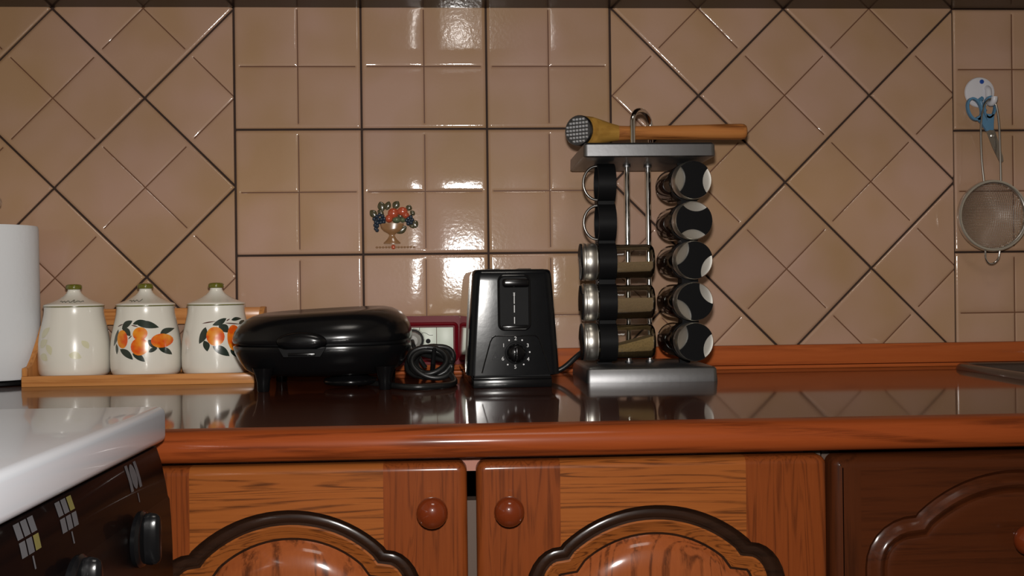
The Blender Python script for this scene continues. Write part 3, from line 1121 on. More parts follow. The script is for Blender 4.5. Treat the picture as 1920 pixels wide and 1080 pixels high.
def porcelain_jar(name, label, x, dy, scrib):
    t = thing(name, label, 'jar', (x, -6.75 + dy, 1.13), group='porcelain jars in the pine rack')
    bm = B()
    lathe(bm, JP[1:], 48, cap1=True)
    obj('body', bm, 'porcelain', t, angle=60)
    lid = obj('lid', lathe(B(), [(4.05, 10.25), (4.28, 10.42), (4.22, 10.66), (3.9, 10.8), (3.0, 11.12), (2.2, 11.5), (1.5, 11.95), (1.1, 12.35), (0.92, 12.7), (0.88, 13.0)], 40), 'porcelain', t, angle=60)
    obj('rim_line', lathe(B(), [(4.2, 10.3), (4.31, 10.36), (4.31, 10.46), (4.2, 10.52)], 40, cap0=False, cap1=False), 'olive', lid)
    obj('lid_knob', lathe(B(), [(0.85, 12.9), (1.12, 12.98), (1.18, 13.2), (1.15, 13.5), (0.95, 13.68), (0.5, 13.75)], 24), 'olive', lid, angle=60)
    if scrib:
        bm = B()
        pts = []
        for k in range(scrib[1] * 4 + 1):
            xx = scrib[0] + k * 0.16
            rr = 3.15 + 0.12 * math.sin(k * 1.7) - 0.05 * k / 10
            hz = 11.12 + 0.12 * math.sin(k * 1.7 + 0.4) + (0.16 if k % 5 == 2 else 0)
            rr = 3.06 - (hz - 11.12) * 2.1 + 0.06
            pts.append((xx, -math.sqrt(max(0.1, rr * rr - xx * xx)), hz))
        script_line(bm, pts, 0.045)
        obj('lid_script', bm, 'inkprint', lid)
    return t


j1 = porcelain_jar('porcelain_jar', 'white porcelain jar with faded print, next to the paper towel', -22.75, 0, (-1.0, 5))
j2 = porcelain_jar('porcelain_jar', 'middle white porcelain jar with a printed branch of oranges', -12.15, 0, (-1.6, 3))
j3 = porcelain_jar('porcelain_jar', 'white porcelain jar with oranges, partly behind the sandwich maker', -1.6, 0, None)


def Z2(v):
    return 9.32 - (v - 590) / 12.55 + 0.0


def c2(x, y):
    return ((200 + x / 9.82 - 275) / 12.2 + 1.45, 9.25 - (y / 9.82) / 12.9)


def c3(x, y):
    return ((340 + x / 8.307 - 408) / 12.4 + 1.12, 9.2 - (y / 8.307) / 12.9)


def deco(jar, conv, fruits, leaves, twigs, sc):
    for (x0, y0, x1, y1, wd) in leaves:
        bm = B()
        leaf_patch(bm, *conv(x0, y0), *conv(x1, y1), wd / sc)
        obj('leaf_print', bm, 'leafprint', jar)
    for (x0, y0, x1, y1) in twigs:
        bm = B()
        leaf_patch(bm, *conv(x0, y0), *conv(x1, y1), 0.09, 0.036)
        obj('twig_print', bm, 'twig', jar)
    for i, (x, y, rx, ry, rot) in enumerate(fruits):
        bm = B()
        fruit_patch(bm, *conv(x, y), rx / sc, ry / sc, rot, 0.045 + 0.004 * i)
        obj('orange_print', bm, 'orange', jar)


deco(j2, c2, [(315, 470, 108, 165, 0.1), (632, 370, 128, 118, 0), (630, 610, 155, 158, 0), (965, 510, 158, 128, 0)],
     [(300, 280, 490, 130, 62), (310, 270, 470, 410, 62), (500, 190, 730, 140, 45), (560, 180, 920, 262, 70), (220, 290, 130, 600, 42), (190, 560, 205, 750, 34), (275, 655, 518, 845, 66),
      (510, 735, 720, 890, 58), (770, 490, 900, 660, 66), (780, 715, 910, 650, 40), (925, 630, 1105, 780, 52), (945, 395, 1112, 290, 55)],
     [(200, 240, 320, 190), (470, 210, 600, 245), (430, 470, 500, 400)], 9.82 * 12.55)
deco(j3, c3, [(545, 365, 132, 148, 0.35), (800, 400, 88, 205, 0.1), (940, 430, 120, 150, 0)],
     [(400, 220, 305, 478, 62), (380, 430, 432, 598, 55), (510, 520, 742, 682, 66), (755, 585, 892, 722, 55), (690, 85, 500, 190, 46), (590, 190, 725, 308, 62), (755, 115, 872, 98, 30), (850, 185, 930, 130, 30)],
     [(340, 162, 550, 128), (670, 160, 870, 186), (690, 130, 740, 95)], 8.307 * 12.55)
for (x0, z0, x1, z1, wd) in ((-3.4, 5.8, -2.0, 7.4, .5), (-3.6, 4.4, -2.3, 5.6, .6), (-3.6, 3.3, -2.2, 2.6, .6), (-2.4, 4.9, -1.6, 3.4, .5), (1.0, 3.4, 2.6, 2.9, .6), (2.6, 5.4, 3.4, 4.2, .4)):
    bm = B()
    leaf_patch(bm, x0, z0, x1, z1, wd)
    obj('faded_leaf_print', bm, 'paleprint', j1)

# ================================================================= sandwich maker
sm = thing('sandwich_maker', 'black oval sandwich maker in front of the third jar', 'sandwich maker', (15.9, -16.8, 0))


def srings(levels, n=56, ex=2.6):
    rs = []
    for s, z, dz in levels:
        ring = []
        for k in range(n):
            a = 2 * PI * k / n
            ca, sa = math.cos(a), math.sin(a)
            x = 12.5 * s * abs(ca) ** (2 / ex) * (1 if ca >= 0 else -1)
            y = 10.3 * s * abs(sa) ** (2 / ex) * (1 if sa >= 0 else -1)
            # the lid leans up a little to the right and back
            ring.append((x, y, z + dz * (0.045 * x + 0.03 * y)))
        rs.append(ring)
    return rs


bm = B()
rings(bm, srings([(0.66, 1.85, 0), (0.78, 2.0, 0), (0.87, 2.7, 0), (0.93, 3.8, 0), (0.975, 4.9, 0), (0.99, 5.6, 0), (0.985, 5.95, 0), (0.95, 6.1, 0)]))
obj('lower_shell', bm, 'black', sm, angle=50)
bm = B()
rings(bm, srings([(0.93, 6.1, 0), (0.93, 6.45, 0.2)]), cap0=True)
obj('plate_gap', bm, 'blackmat', sm)
bm = B()
rings(bm, srings([(0.95, 6.42, 0.2), (0.99, 6.52, 0.3), (1.0, 6.9, 0.4), (0.995, 7.5, 0.5), (0.975, 8.3, 0.7), (0.93, 9.2, 0.85), (0.86, 9.95, 0.95), (0.78, 10.45, 1), (0.7, 10.68, 1), (0.63, 10.66, 1), (0.52, 10.42, 1), (0.3, 10.22, 1), (0.05, 10.18, 1)]))
obj('lid', bm, 'black', sm, angle=50)
# front handle: lens-shaped upper tab and latch
bm = B()
rs = []
for t, s in ((0, 1.0), (0.35, 0.98), (0.7, 0.9), (0.95, 0.72), (1.05, 0.4)):
    rs.append([(-1.6 + 3.5 * s * math.cos(2 * PI * k / 24), -9.6 - t * 1.25, 6.75 + 1.3 * s * math.sin(2 * PI * k / 24)) for k in range(24)])
rings(bm, rs, cap0=False)
obj('lid_handle', bm, 'black', sm, angle=60)
bm = B()
prism(bm, [(-4.6, 6.0), (-3.9, 4.75), (0.9, 4.75), (1.7, 6.0), (0.9, 5.75), (-3.8, 5.75)], -11.0, -9.3)
obj('latch', bm, 'blackmat', sm)
bm = B()
box(bm, -3.3, 0.3, -11.25, -10.9, 4.85, 5.3, 0.1)
obj('latch_clip', bm, 'black', sm)
for (x, y) in ((-7.0, -8.6), (9.2, -8.2), (-7.2, 6.5), (8.8, 6.5)):
    bm = B()
    lathe(bm, [(0.72, 0.0), (0.82, 0.2), (0.88, 1.2), (1.1, 2.2), (1.5, 3.2)], 18, (x, y, 0))
    obj('foot', bm, 'black', sm, angle=60)
bm = B()
lathe(bm, [(3.0, 0.35), (3.6, 0.5), (3.8, 0.85), (3.6, 1.25), (2.6, 1.5), (2.2, 2.2)], 32, (4.0, -3.0, 0))
obj('cord_winder', bm, 'black', sm, angle=60)
obj('hinge_block', box(B(), -5, 5, 8.2, 10.9, 4.2, 8.2, 0.5), 'blackmat', sm)
# bundled cord to the right of it
bm = B()
pts = []
random.seed(11)
for k in range(0, 9 * 14):
    a = 2 * PI * k / 14
    s = 1 + 0.16 * math.sin(k * 0.37)
    pts.append((15.0 + 2.8 * s * math.cos(a) + 0.3 * math.sin(k * 0.21), 4.4 + 1.3 * math.sin(k * 0.13) + 1.2 * math.sin(a), 2.75 + 1.9 * s * math.sin(a + 0.3 * math.sin(k * 0.11))))
pts = [(9.5, 8.0, 4.0), (12, 7.2, 4.2)] + pts + [(18.0, 2.5, 1.0), (18.6, -2.5, 0.43), (17.8, -7.5, 0.43), (14.5, -9.9, 0.43), (12.0, -9.4, 0.43), (9.0, -5.5, 0.43), (5.0, -1.0, 0.43)]
tube(bm, smooth_path(pts, 3), 0.42, 7)
obj('power_cord', bm, 'rubber', sm, angle=60)
bm = B()
tube(bm, [(15.2, 3.2, 0.9), (15.4, 2.2, 2.6), (15.6, 3.4, 4.6), (15.6, 5.6, 4.7), (15.4, 6.6, 2.6), (15.2, 5.6, 0.9)], 0.34, 7, True)
obj('cord_tie', bm, 'blackmat', sm)

# ================================================================= wall sockets
def wall_socket(label, x0, x1, first):
    t = thing('wall_socket', label, 'socket', ((x0 + x1) / 2, -0.3, 1.6), group='red framed wall sockets')
    of = ((x0 + x1) / 2, -0.3, 1.6)
    bm = B()
    fr = rrect(x0, x1, 1.6, 9.25, 0.35, 3)
    op = rrect(x0 + 1.05, x1 - 1.05, 3.05, 7.5, 0.12, 2)
    rs = []
    prism(bm, fr, -2.5, -1.6, 'XZ', [op])
    obj('frame', bm, 'redplastic', t, off=of)
    bm = B()
    tube(bm, [(p[0], -2.5, p[1]) for p in rrect(x0 + 0.55, x1 - 0.55, 2.3, 8.0, 0.5, 4)], 0.28, 8, True)
    obj('raised_border', bm, 'redplastic', t, off=of)
    obj('back_box', box(B(), x0 + 0.6, x1 - 0.6, -1.6, 0.2, 3.9, 8.7), 'redplastic', t, off=of)
    n = 3
    wd = (x1 - x0 - 2.1) / n
    for k in range(n):
        a = x0 + 1.05 + wd * k
        md = obj('module', box(B(), a + 0.03, a + wd - 0.03, -2.35, -1.62, 3.1, 7.45, 0.05), 'whiteplastic', t, off=of)
        if first and k == 1:
            for hz in (5.3,):
                bm = B()
                lathe(bm, [(0.38, -2.37), (0.38, -2.3)], 14, (a + wd / 2, 0, hz), 'Y')
                obj('socket_hole', bm, 'hole', md, off=of)
            for hz, sg in ((6.35, 1), (4.25, -1)):
                bm = B()
                tube(bm, smooth_path([(a + 0.25, -2.36, hz + 0.3 * sg), (a + 0.9, -2.36, hz + 0.25 * sg), (a + 1.5, -2.36, hz - 0.1 * sg), (a + 2.1, -2.36, hz - 0.12 * sg)], 4), 0.035, 5)
                obj('socket_line', bm, 'grey_print', md, off=of)
    return t


wall_socket('dark red framed socket plate between sandwich maker and toaster', 25.2, 35.3, True)
wall_socket('dark red framed plate half hidden behind the toaster', 35.55, 45.6, False)
# plug in the left socket
pg = thing('power_plug', 'grey plug in the red socket behind the sandwich maker', 'plug', (28.0, -2.45, 5.6))
bm = B()
lathe(bm, [(1.7, 0), (1.75, -0.5), (1.6, -1.0), (1.75, -1.3), (1.7, -2.4), (1.45, -2.7), (1.5, -3.0), (1.3, -4.2), (0.8, -4.6)], 20, (0, 0, 0), 'Y')
obj('plug_body', bm, 'greyplug', pg)
for y in (-1.15, -2.75):
    obj('plug_groove', lathe(B(), [(1.5, y - .1), (1.68, y - .1), (1.68, y + .1), (1.5, y + .1)], 20, axis='Y', cap0=False, cap1=False), 'blackmat', pg)
bm = B()
tube(bm, smooth_path([(0, -4.4, 0), (0.2, -5.6, -0.6), (1.0, -6.0, -2.4), (2.0, -5.6, -4.0)], 5), 0.33, 8)
obj('plug_cord', bm, 'rubber', pg)

# ================================================================= toaster
TX, TY = 42.55, -25.2
ts = thing('toaster', 'black upright toaster with dial and lever beside the spice rack', 'toaster', (TX, TY - 0.6, 0), (0, 0, math.radians(3.2)))


def trow(z):        # half width of the front shell at height z
    t = (z - 1.9) / (16.0 - 1.9)
    return 6.3 - 0.75 * t - 0.2 * t * t


bm = B()
levels = [1.75, 1.95, 3, 5, 7.5, 10, 12.5, 14.5, 15.4, 15.85, 16.05]
rs = []
for z in levels:
    hw = trow(z)
    top = 0.35 if z > 16 else (0.12 if z > 15.8 else 0)
    hw -= top
    f = 0.0 + 0.07 * (z - 2) * 0.35 + top
    ring = []
    # plan outline of the front shell: rounded front corners
    rc = 1.1
    for k in range(7):
        a = PI + (PI / 2) * k / 6
        ring.append((-hw + rc + rc * math.cos(a), f + rc + rc * math.sin(a), z))
    for k in range(7):
        a = 1.5 * PI + (PI / 2) * k / 6
        ring.append((hw - rc + rc * math.cos(a), f + rc + rc * math.sin(a), z))
    ring.append((hw, 4.2, z))
    ring.append((-hw, 4.2, z))
    rs.append(ring)
rings(bm, rs)
front = obj('front_shell', bm, 'black_body', ts, angle=50)
bm = B()
rs = []
for z, g in ((1.6, -0.05), (3, 0.12), (8, 0.2), (13, 0.22), (15.2, 0.15), (15.9, -0.15), (16.15, -0.6)):
    hw = trow(z) + g + 0.02
    rs.append([(-hw, 4.2, z), (hw, 4.2, z), (hw, 20.4, z), (-hw, 20.4, z)])
rings(bm, rs)
obj('steel_body', bm, 'toastside', ts, angle=30)
bm = B()
rs = []
for z in (1.75, 5, 10, 15.4, 16.05):
    hw = trow(z) - (0.3 if z > 16 else 0)
    rs.append([(-hw, 20.4, z), (hw, 20.4, z), (hw - .6, 23.2, z), (-hw + .6, 23.2, z)])
rings(bm, rs)
obj('rear_shell', bm, 'black_body', ts, angle=40)
for s in (-1, 1):
    obj('bread_slot', box(B(), s * 2.2 - 0.9, s * 2.2 + 0.9, 5, 19.5, 16.1, 16.25, 0.05), 'hole', ts)
# plinth with two ribs
bm = B()
box(bm, -5.55, 5.2, 0.15, 22.8, 0.0, 1.15, 0.12)
obj('plinth', bm, 'black', ts)
obj('plinth_rib', box(B(), -5.5, 5.15, -0.05, 22.6, 1.15, 1.5, 0.1), 'black', ts)
obj('plinth_groove', box(B(), -5.35, 5.0, 0.35, 22.3, 1.5, 1.75), 'blackmat', ts)


def fy(z):
    return 0.07 * (z - 2) * 0.35


def facing(bm, z0=0):
    return bm


# lever recess with raised frame
bm = B()
pth = rrect(-1.95, 2.25, 7.9, 15.2, 0.75, 5)
tube(bm, [(p[0], fy(p[1]) - 0.02, p[1]) for p in pth], 0.17, 8, True)
obj('recess_frame', bm, 'black', ts)
bm = B()
prism(bm, rrect(-1.8, 2.1, 8.05, 15.05, 0.65, 5), 0.02, 0.25)
for v in bm.verts:
    v.co.y += fy(v.co.z) - 0.06
obj('recess_panel', bm, 'blackmat', ts)
bm = B()
box(bm, 0.06, 0.22, -0.06, 0.3, 8.6, 13.1)
for v in bm.verts:
    v.co.y += fy(v.co.z) - 0.0
obj('lever_slot', bm, 'hole', ts)
lv = obj('lever', box(B(), -1.5, 2.0, -1.5, 0.35, 13.7, 14.75, 0.3, 3), 'black', ts)
bm = B()
for (x0, x1, z0, z1) in ((0.1, 0.2, 11.4, 12.9), (0.1, 0.2, 8.7, 9.6), (0.1, 0.2, 10.2, 11.2), (0.02, 0.28, 12.55, 12.63), (0.02, 0.28, 12.8, 12.88)):
    box(bm, x0, x1, -0.09 + fy(z0), -0.065 + fy(z0), z0, z1)
obj('lever_marks', bm, 'white_print', ts)
bm = B()
box(bm, -1.5, 2.0, 0.02, 0.2, 7.98, 8.5, 0.1)
obj('recess_sill', bm, 'black', ts)
# control plate outline
bm = B()
tube(bm, [(x, fy(z) - 0.01, z) for (x, z) in ((-4.35, 2.1), (-4.0, 3.4), (-3.2, 6.2), (-2.9, 6.8), (-2.5, 7.05), (2.9, 7.05), (3.3, 6.8), (3.6, 6.2), (4.5, 3.4), (4.85, 2.1))], 0.1, 6)
obj('control_plate_edge', bm, 'black', ts)
bm = B()
lathe(bm, [(1.5, -0.02), (1.5, -0.22), (1.3, -0.3)], 32, (0.25, 0.06, 4.75), 'Y')
dial = obj('dial_ring', bm, 'blackmat', ts)
bm = B()
lathe(bm, [(1.25, -0.2), (1.22, -1.0), (1.1, -1.35), (0.8, -1.55), (0.02, -1.6)], 32, (0.25, 0.06, 4.75), 'Y')
obj('dial_knob', bm, 'black', dial, angle=50)
obj('dial_grip', box(B(), 0.0, 0.5, -2.0, -1.3, 3.85, 5.65, 0.2), 'black', dial)
bm = B()
ang0, step = 205, -29.5
lab = ['6', '1', '.', '2', '.', '3', '.', '4', '.', '5', '.']
angs = [204, 148, 117, 90, 62, 30, 2, -28, -56, -92, -125]
for s, a in zip(lab, angs):
    a = math.radians(a)
    R = 1.92
    x, z = 0.25 + R * math.cos(a), 4.75 + R * math.sin(a)
    if s == '.':
        lathe(bm, [(0.11, 0.0), (0.11, -0.02)], 10, (x, fy(z) - 0.02, z), 'Y')
    else:
        text_mesh(bm, s, x, z, 0.72, fy(z) - 0.035)
obj('dial_numbers', bm, 'white_print', ts)
bm = B()
tube(bm, [(-3.0, 0.05, 3.9), (-2.05, 0.05, 3.9), (-2.5, 0.05, 4.9)], 0.07, 5, True)
lathe(bm, [(0.09, 0.0), (0.09, -0.03)], 8, (-2.52, 0.02, 4.2), 'Y')
obj('warning_triangle', bm, 'grey_print', ts)
bm = B()
tube(bm, smooth_path([(5.0, 14, 0.9), (6.6, 12.5, 0.9), (8.6, 12.0, 1.6), (11.2, 12.6, 3.6), (13.5, 15.5, 4.6), (17, 19.5, 4.2), (19.5, 20.6, 3.2)], 5), 0.4, 8)
obj('power_cord', bm, 'rubber', ts, angle=60)
# ================================================================= spice rack
RX, RY = 62.3, -12.0
sr = thing('spice_rack', 'brushed steel spice rack with base, top plate and two posts', 'spice rack', (RX, RY, 0))
of = (RX, RY, 0)


def plate(z0, z1, up=True):
    bm = B()
    o0 = rrect(52.9, 71.75, -21.1, -3.2, 0.7, 4)
    if up:
        lv = ((0.0, z0), (0.0, z0 + 0.15), (0.15, z1 - 0.35), (0.35, z1 - 0.1), (0.7, z1))
    else:
        lv = ((0.7, z0), (0.2, z0 + 0.02), (0.0, z0 + 0.15), (0.05, z1 - 0.35), (0.3, z1 - 0.08), (0.7, z1))
    rs = [[(p[0], p[1], z) for p in ring_offset(o0, i)] for i, z in lv]
    rings(bm, rs)
    return bm


obj('base_plate', plate(0.0, 2.1), 'steel', sr, off=of, angle=40)
obj('top_plate', plate(31.8, 33.9, False), 'steel', sr, off=of, angle=40)
for (x, y) in ((60.55, -11.6), (63.85, -11.0)):
    bm = B()
    lathe(bm, [(0.42, 2.05), (0.42, 31.85)], 16, (x, y, 0))
    pst = obj('post', bm, 'chrome', sr, off=of)
    for z in (2.1, 31.4):
        obj('collar', lathe(B(), [(0.62, z), (0.65, z + .1), (0.62, z + .35)], 14, (x, y, 0)), 'steel', pst, off=of)
bm = B()
pth = [(60.35, -18.6, 33.8), (60.35, -18.5, 35.8)]
for k in range(13):
    a = PI - PI * k / 12
    pth.append((62.05 + 1.7 * math.cos(a), -16.2 - 2.2 * math.cos(a) * -1.0 * -1.0 if False else -16.2 + 2.2 * math.cos(a), 37.2 + 1.95 * math.sin(a)))
pth += [(63.75, -14.0, 35.8), (63.75, -14.0, 33.8)]
tube(bm, pth, 0.4, 10)
obj('carrying_loop', bm, 'chrome', sr, off=of, angle=60)
ZS = [28.6, 22.85, 17.2, 11.3, 5.55]
# left holder: five bands that take jars lying along x
JY = -15.6
bm = B()
for z in ZS:
    rs = []
    for (r, x) in ((2.62, 55.4), (2.89, 55.4), (2.89, 57.95), (2.62, 57.95), (2.62, 55.4)):
        rs.append([(x, JY + r * math.cos(2 * PI * k / 28), z + r * math.sin(2 * PI * k / 28)) for k in range(28)])
    rings(bm, rs, cap0=False, cap1=False)
box(bm, 55.6, 57.8, JY + 2.6, JY + 3.4, 2.0, 31.9)
for za, zb in zip(ZS[:-1], ZS[1:]):
    box(bm, 55.5, 57.85, JY - 1.2, JY + 1.2, (za + zb) / 2 - 0.5, (za + zb) / 2 + 0.5)
obj('jar_holder', bm, 'blackmat', sr, off=of, angle=40)
for z in ZS[:2]:
    bm = B()
    pp = []
    for k in range(15):
        a = PI / 2 + PI * k / 14
        pp.append((55.45 + 2.0 * math.cos(a), JY - 0.4, z + 0.05 + 2.45 * math.sin(a)))
    tube(bm, pp, 0.2, 8)
    obj('wire_hoop', bm, 'hoop', sr, off=of, angle=60)
# right holder: bands that take jars lying along y
JX = 68.75
bm = B()
for z in ZS:
    rs = []
    for (r, y) in ((2.62, -17.2), (2.89, -17.2), (2.89, -14.6), (2.62, -14.6), (2.62, -17.2)):
        rs.append([(JX + r * math.cos(2 * PI * k / 28), y, z + r * math.sin(2 * PI * k / 28)) for k in range(28)])
    rings(bm, rs, cap0=False, cap1=False)
box(bm, JX - 0.8, JX + 0.8, -13.0, -12.4, 2.0, 31.9)
for z in ZS:
    box(bm, JX - 0.8, JX + 0.8, -14.6, -12.4, z + 2.5, z + 2.85)
for za, zb in zip(ZS[:-1], ZS[1:]):
    box(bm, JX - 1.2, JX + 1.2, -17.05, -14.75, (za + zb) / 2 - 0.5, (za + zb) / 2 + 0.5)
obj('jar_holder', bm, 'blackmat', sr, off=of, angle=40)

# spice jars: local axis +y runs from the lid face into the jar
def hourglass(r, cut, R):
    """disc outline of radius r with two circular bites at +x and -x."""
    out = []
    cx = cut + R
    # angle on the disc where the bite starts
    xi = (r * r - R * R + cx * cx) / (2 * cx)
    ai = math.acos(max(-1, min(1, xi / r)))
    bi = math.asin(math.sqrt(max(0, r * r - xi * xi)) / R)
    for k in range(11):
        a = ai + (PI - 2 * ai) * k / 10
        out.append((r * math.cos(a), r * math.sin(a)))
    for k in range(1, 10):
        b = bi - 2 * bi * k / 10
        out.append((-cx + R * math.cos(b), R * math.sin(b)))
    for k in range(11):
        a = PI + ai + (PI - 2 * ai) * k / 10
        out.append((r * math.cos(a), r * math.sin(a)))
    for k in range(1, 10):
        b = -bi + 2 * bi * k / 10
        out.append((cx - R * math.cos(b), R * math.sin(b)))
    return out


def spice_jar(label, loc, rotz, lid_rot, fill, spice, slope=0.0, group=None):
    t = thing('spice_jar', label, 'spice jar', loc, (0, 0, rotz), group=group)
    bm = B()
    lathe(bm, [(2.35, 2.2), (2.5, 2.6), (2.5, 9.9), (2.4, 10.35), (2.1, 10.6), (0.5, 10.55)], 32, axis='Y', cap0=False)
    obj('glass', bm, 'glass', t, angle=60)
    bm = B()
    lathe(bm, [(2.2, 0.18), (2.62, 0.1), (2.75, 0.25), (2.78, 0.5), (2.68, 0.62), (2.68, 0.75), (2.74, 0.85), (2.74, 1.9), (2.62, 2.05), (2.62, 2.25), (2.4, 2.3)], 36, axis='Y')
    lid = obj('lid', bm, 'steelbright', t, angle=40)
    bm = B()
    prism(bm, hourglass(2.66, 1.28, 2.6), -0.08, 0.3)
    xform(bm, Matrix.Rotation(-math.radians(lid_rot), 4, 'Y'))
    obj('lid_insert', bm, 'blackmat', lid)
    # spice lying in the lower part of the jar
    bm = B()
    rs = []
    for y, h in ((2.5, fill - slope), (5, fill - slope * 0.3), (7.5, fill + slope * 0.3), (10.2, fill + slope)):
        r = 2.36
        ring = []
        a0 = math.asin(max(-0.95, min(0.95, h / r)))
        for k in range(19):
            a = PI - a0 + (PI + 2 * a0) * k / 18
            ring.append((r * math.cos(a), y, r * math.sin(a)))
        rs.append(ring)
    rings(bm, rs)
    obj('spice', bm, spice, t, angle=50)
    return t


LW = ('top left', 'middle left', 'bottom left')
for z, lr, fl_, sp, sl, lb in ((ZS[2], 20, -0.15, 'spiceA', 0.1, 'spice jar lying sideways on the left of the rack, topmost of three'),
                               (ZS[3], 70, 0.6, 'spiceA', 0.0, 'spice jar lying sideways on the left of the rack, middle of three'),
                               (ZS[4], 35, -0.2, 'spiceB', 1.0, 'half-full spice jar lying sideways just above the rack base')):
    spice_jar(lb, (52.95, JY, z), -PI / 2, lr, fl_, sp, sl, 'spice jars in the steel rack')
names = ('topmost', 'second', 'middle', 'fourth', 'lowest')
orient = ('upright', 'level', 'tilted', 'tilted', 'upright')
for i, (z, lr) in enumerate(zip(ZS, (-3, 86, -27, 34, -17))):
    lb = ('%s spice jar on the right of the rack, lid facing out with %s black band' % (names[i].capitalize(), orient[i])).lower()
    spice_jar(lb, (JX, -20.2, z), 0.12, lr, 0.8, 'spiceC', 0.0, 'spice jars in the steel rack')

# ================================================================= meat mallet on the rack
mt = thing('meat_mallet', 'wooden meat mallet with studded metal face lying on the rack', 'mallet', (60, -16.3, 33.95))
of = (60, -16.3, 33.95)
HC = Vector((52.6, -17.2, 36.15))
fn = Vector((-0.60, -0.80, 0)).normalized()       # face normal
hx = Vector((-1.0, -0.02, 0)).normalized()


def disc(c, nrm, r, seg=28):
    nrm = nrm.normalized()
    u = nrm.cross(Vector((0, 0, 1))).normalized()
    v = Vector((0, 0, 1))
    return [tuple(c + u * r * math.cos(2 * PI * k / seg) + v * r * math.sin(2 * PI * k / seg)) for k in range(seg)]


bm = B()
rs = [disc(HC, fn, 2.12), disc(HC - fn * 0.15, fn, 2.22), disc(HC - fn * 0.55, fn, 2.24)]
rings(bm, rs)
face = obj('metal_face', bm, 'spikes', mt, off=of)
bm = B()
u = fn.cross(Vector((0, 0, 1))).normalized()
for i in range(-4, 5):
    for j in range(-4, 5):
        a, b = i * 0.53 + 0.12, j * 0.53
        if a * a + b * b < 1.95 ** 2:
            c = HC + u * a + Vector((0, 0, b))
            q = 0.17
            base = [bm.verts.new(c + u * sx * q + Vector((0, 0, sz * q))) for sx, sz in ((-1, -1), (1, -1), (1, 1), (-1, 1))]
            tp = [bm.verts.new(c + fn * 0.28 + u * sx * q * .3 + Vector((0, 0, sz * q * .3))) for sx, sz in ((-1, -1), (1, -1), (1, 1), (-1, 1))]
            bm.faces.new(tp)
            for k in range(4):
                bm.faces.new((base[k], base[(k + 1) % 4], tp[(k + 1) % 4], tp[k]))
st = obj('studs', bm, 'stud', face, off=of, angle=10)
bm = B()
rs = []
path = [(HC - fn * 0.55, fn, 2.2), (HC - fn * 1.2 + Vector((0.25, 0, 0)), (fn * 0.8 + hx * 0.2), 2.22), (Vector((54.6, -16.6, 36.12)), (fn * 0.5 + hx * 0.5), 2.06), (Vector((56.2, -16.4, 36.05)), hx, 1.7),
        (Vector((57.6, -16.3, 35.95)), hx, 1.32), (Vector((58.6, -16.3, 35.88)), hx, 1.12)]
rings(bm, [disc(c, n_, r) for c, n_, r in path])
obj('wooden_head', bm, 'headwood', mt, off=of, angle=60)
bm = B()
path = [(58.4, 1.1), (60, 1.02), (63, 1.0), (67, 1.05), (71, 1.1), (74.5, 1.16), (76.8, 1.18), (77.3, 1.1), (77.55, 0.9)]
rings(bm, [disc(Vector((x, -16.3 + (x - 58) * 0.03, 35.85 + (x - 58) * 0.012)), hx, r, 24) for x, r in path])
obj('handle', bm, 'handlewood', mt, off=of, angle=60)

# ================================================================= hook, scissors and sieve on the wall
hk = thing('wall_hook', 'round white adhesive hook with a blue dot on the right wall', 'hook', (120.85, -0.1, 44.7))
bm = B()
lathe(bm, [(2.45, -0.05), (2.5, -0.2), (2.4, -0.42), (2.1, -0.5)], 36, axis='Y')
obj('backplate', bm, 'hookwhite', hk)
bm = B()
lathe(bm, [(0.36, -0.45), (0.36, -0.58), (0.25, -0.62)], 14, (0.25, 0, 1.7), 'Y')
obj('blue_dot', bm, 'bluedot', hk)
bm = B()
tube(bm, smooth_path([(1.2, -0.3, 0.7), (1.15, -0.9, 0.2), (1.05, -1.2, -1.0), (0.95, -1.6, -1.9), (0.95, -2.3, -2.15), (1.0, -2.9, -1.8), (1.02, -3.0, -1.2)], 5), [0.5] * 31, 10)
obj('hook_arm', bm, 'hookwhite', hk, angle=60)

# scissors hang from the hook by their right handle
sc = thing('scissors', 'small scissors with light blue handles hanging from the white hook', 'scissors', (121.6, -2.2, 37.4))
of = (121.6, -2.2, 37.4)


def ring_band(bm, cx, cz, rx, rz, rot, w0, y0, y1, seg=26):
    outr, inn = [], []
    for k in range(seg):
        a = 2 * PI * k / seg
        for lst, d_ in ((outr, 0), (inn, w0)):
            px, pz = (rx - d_) * math.cos(a), (rz - d_) * math.sin(a)
            lst.append((cx + px * math.cos(rot) - pz * math.sin(rot), cz + px * math.sin(rot) + pz * math.cos(rot)))
    rs = [[(p[0], y0, p[1]) for p in inn], [(p[0], y0, p[1]) for p in outr], [(p[0], y1, p[1]) for p in outr], [(p[0], y1, p[1]) for p in inn]]
    rs.append(rs[0])
    rings(bm, rs, cap0=False, cap1=False)


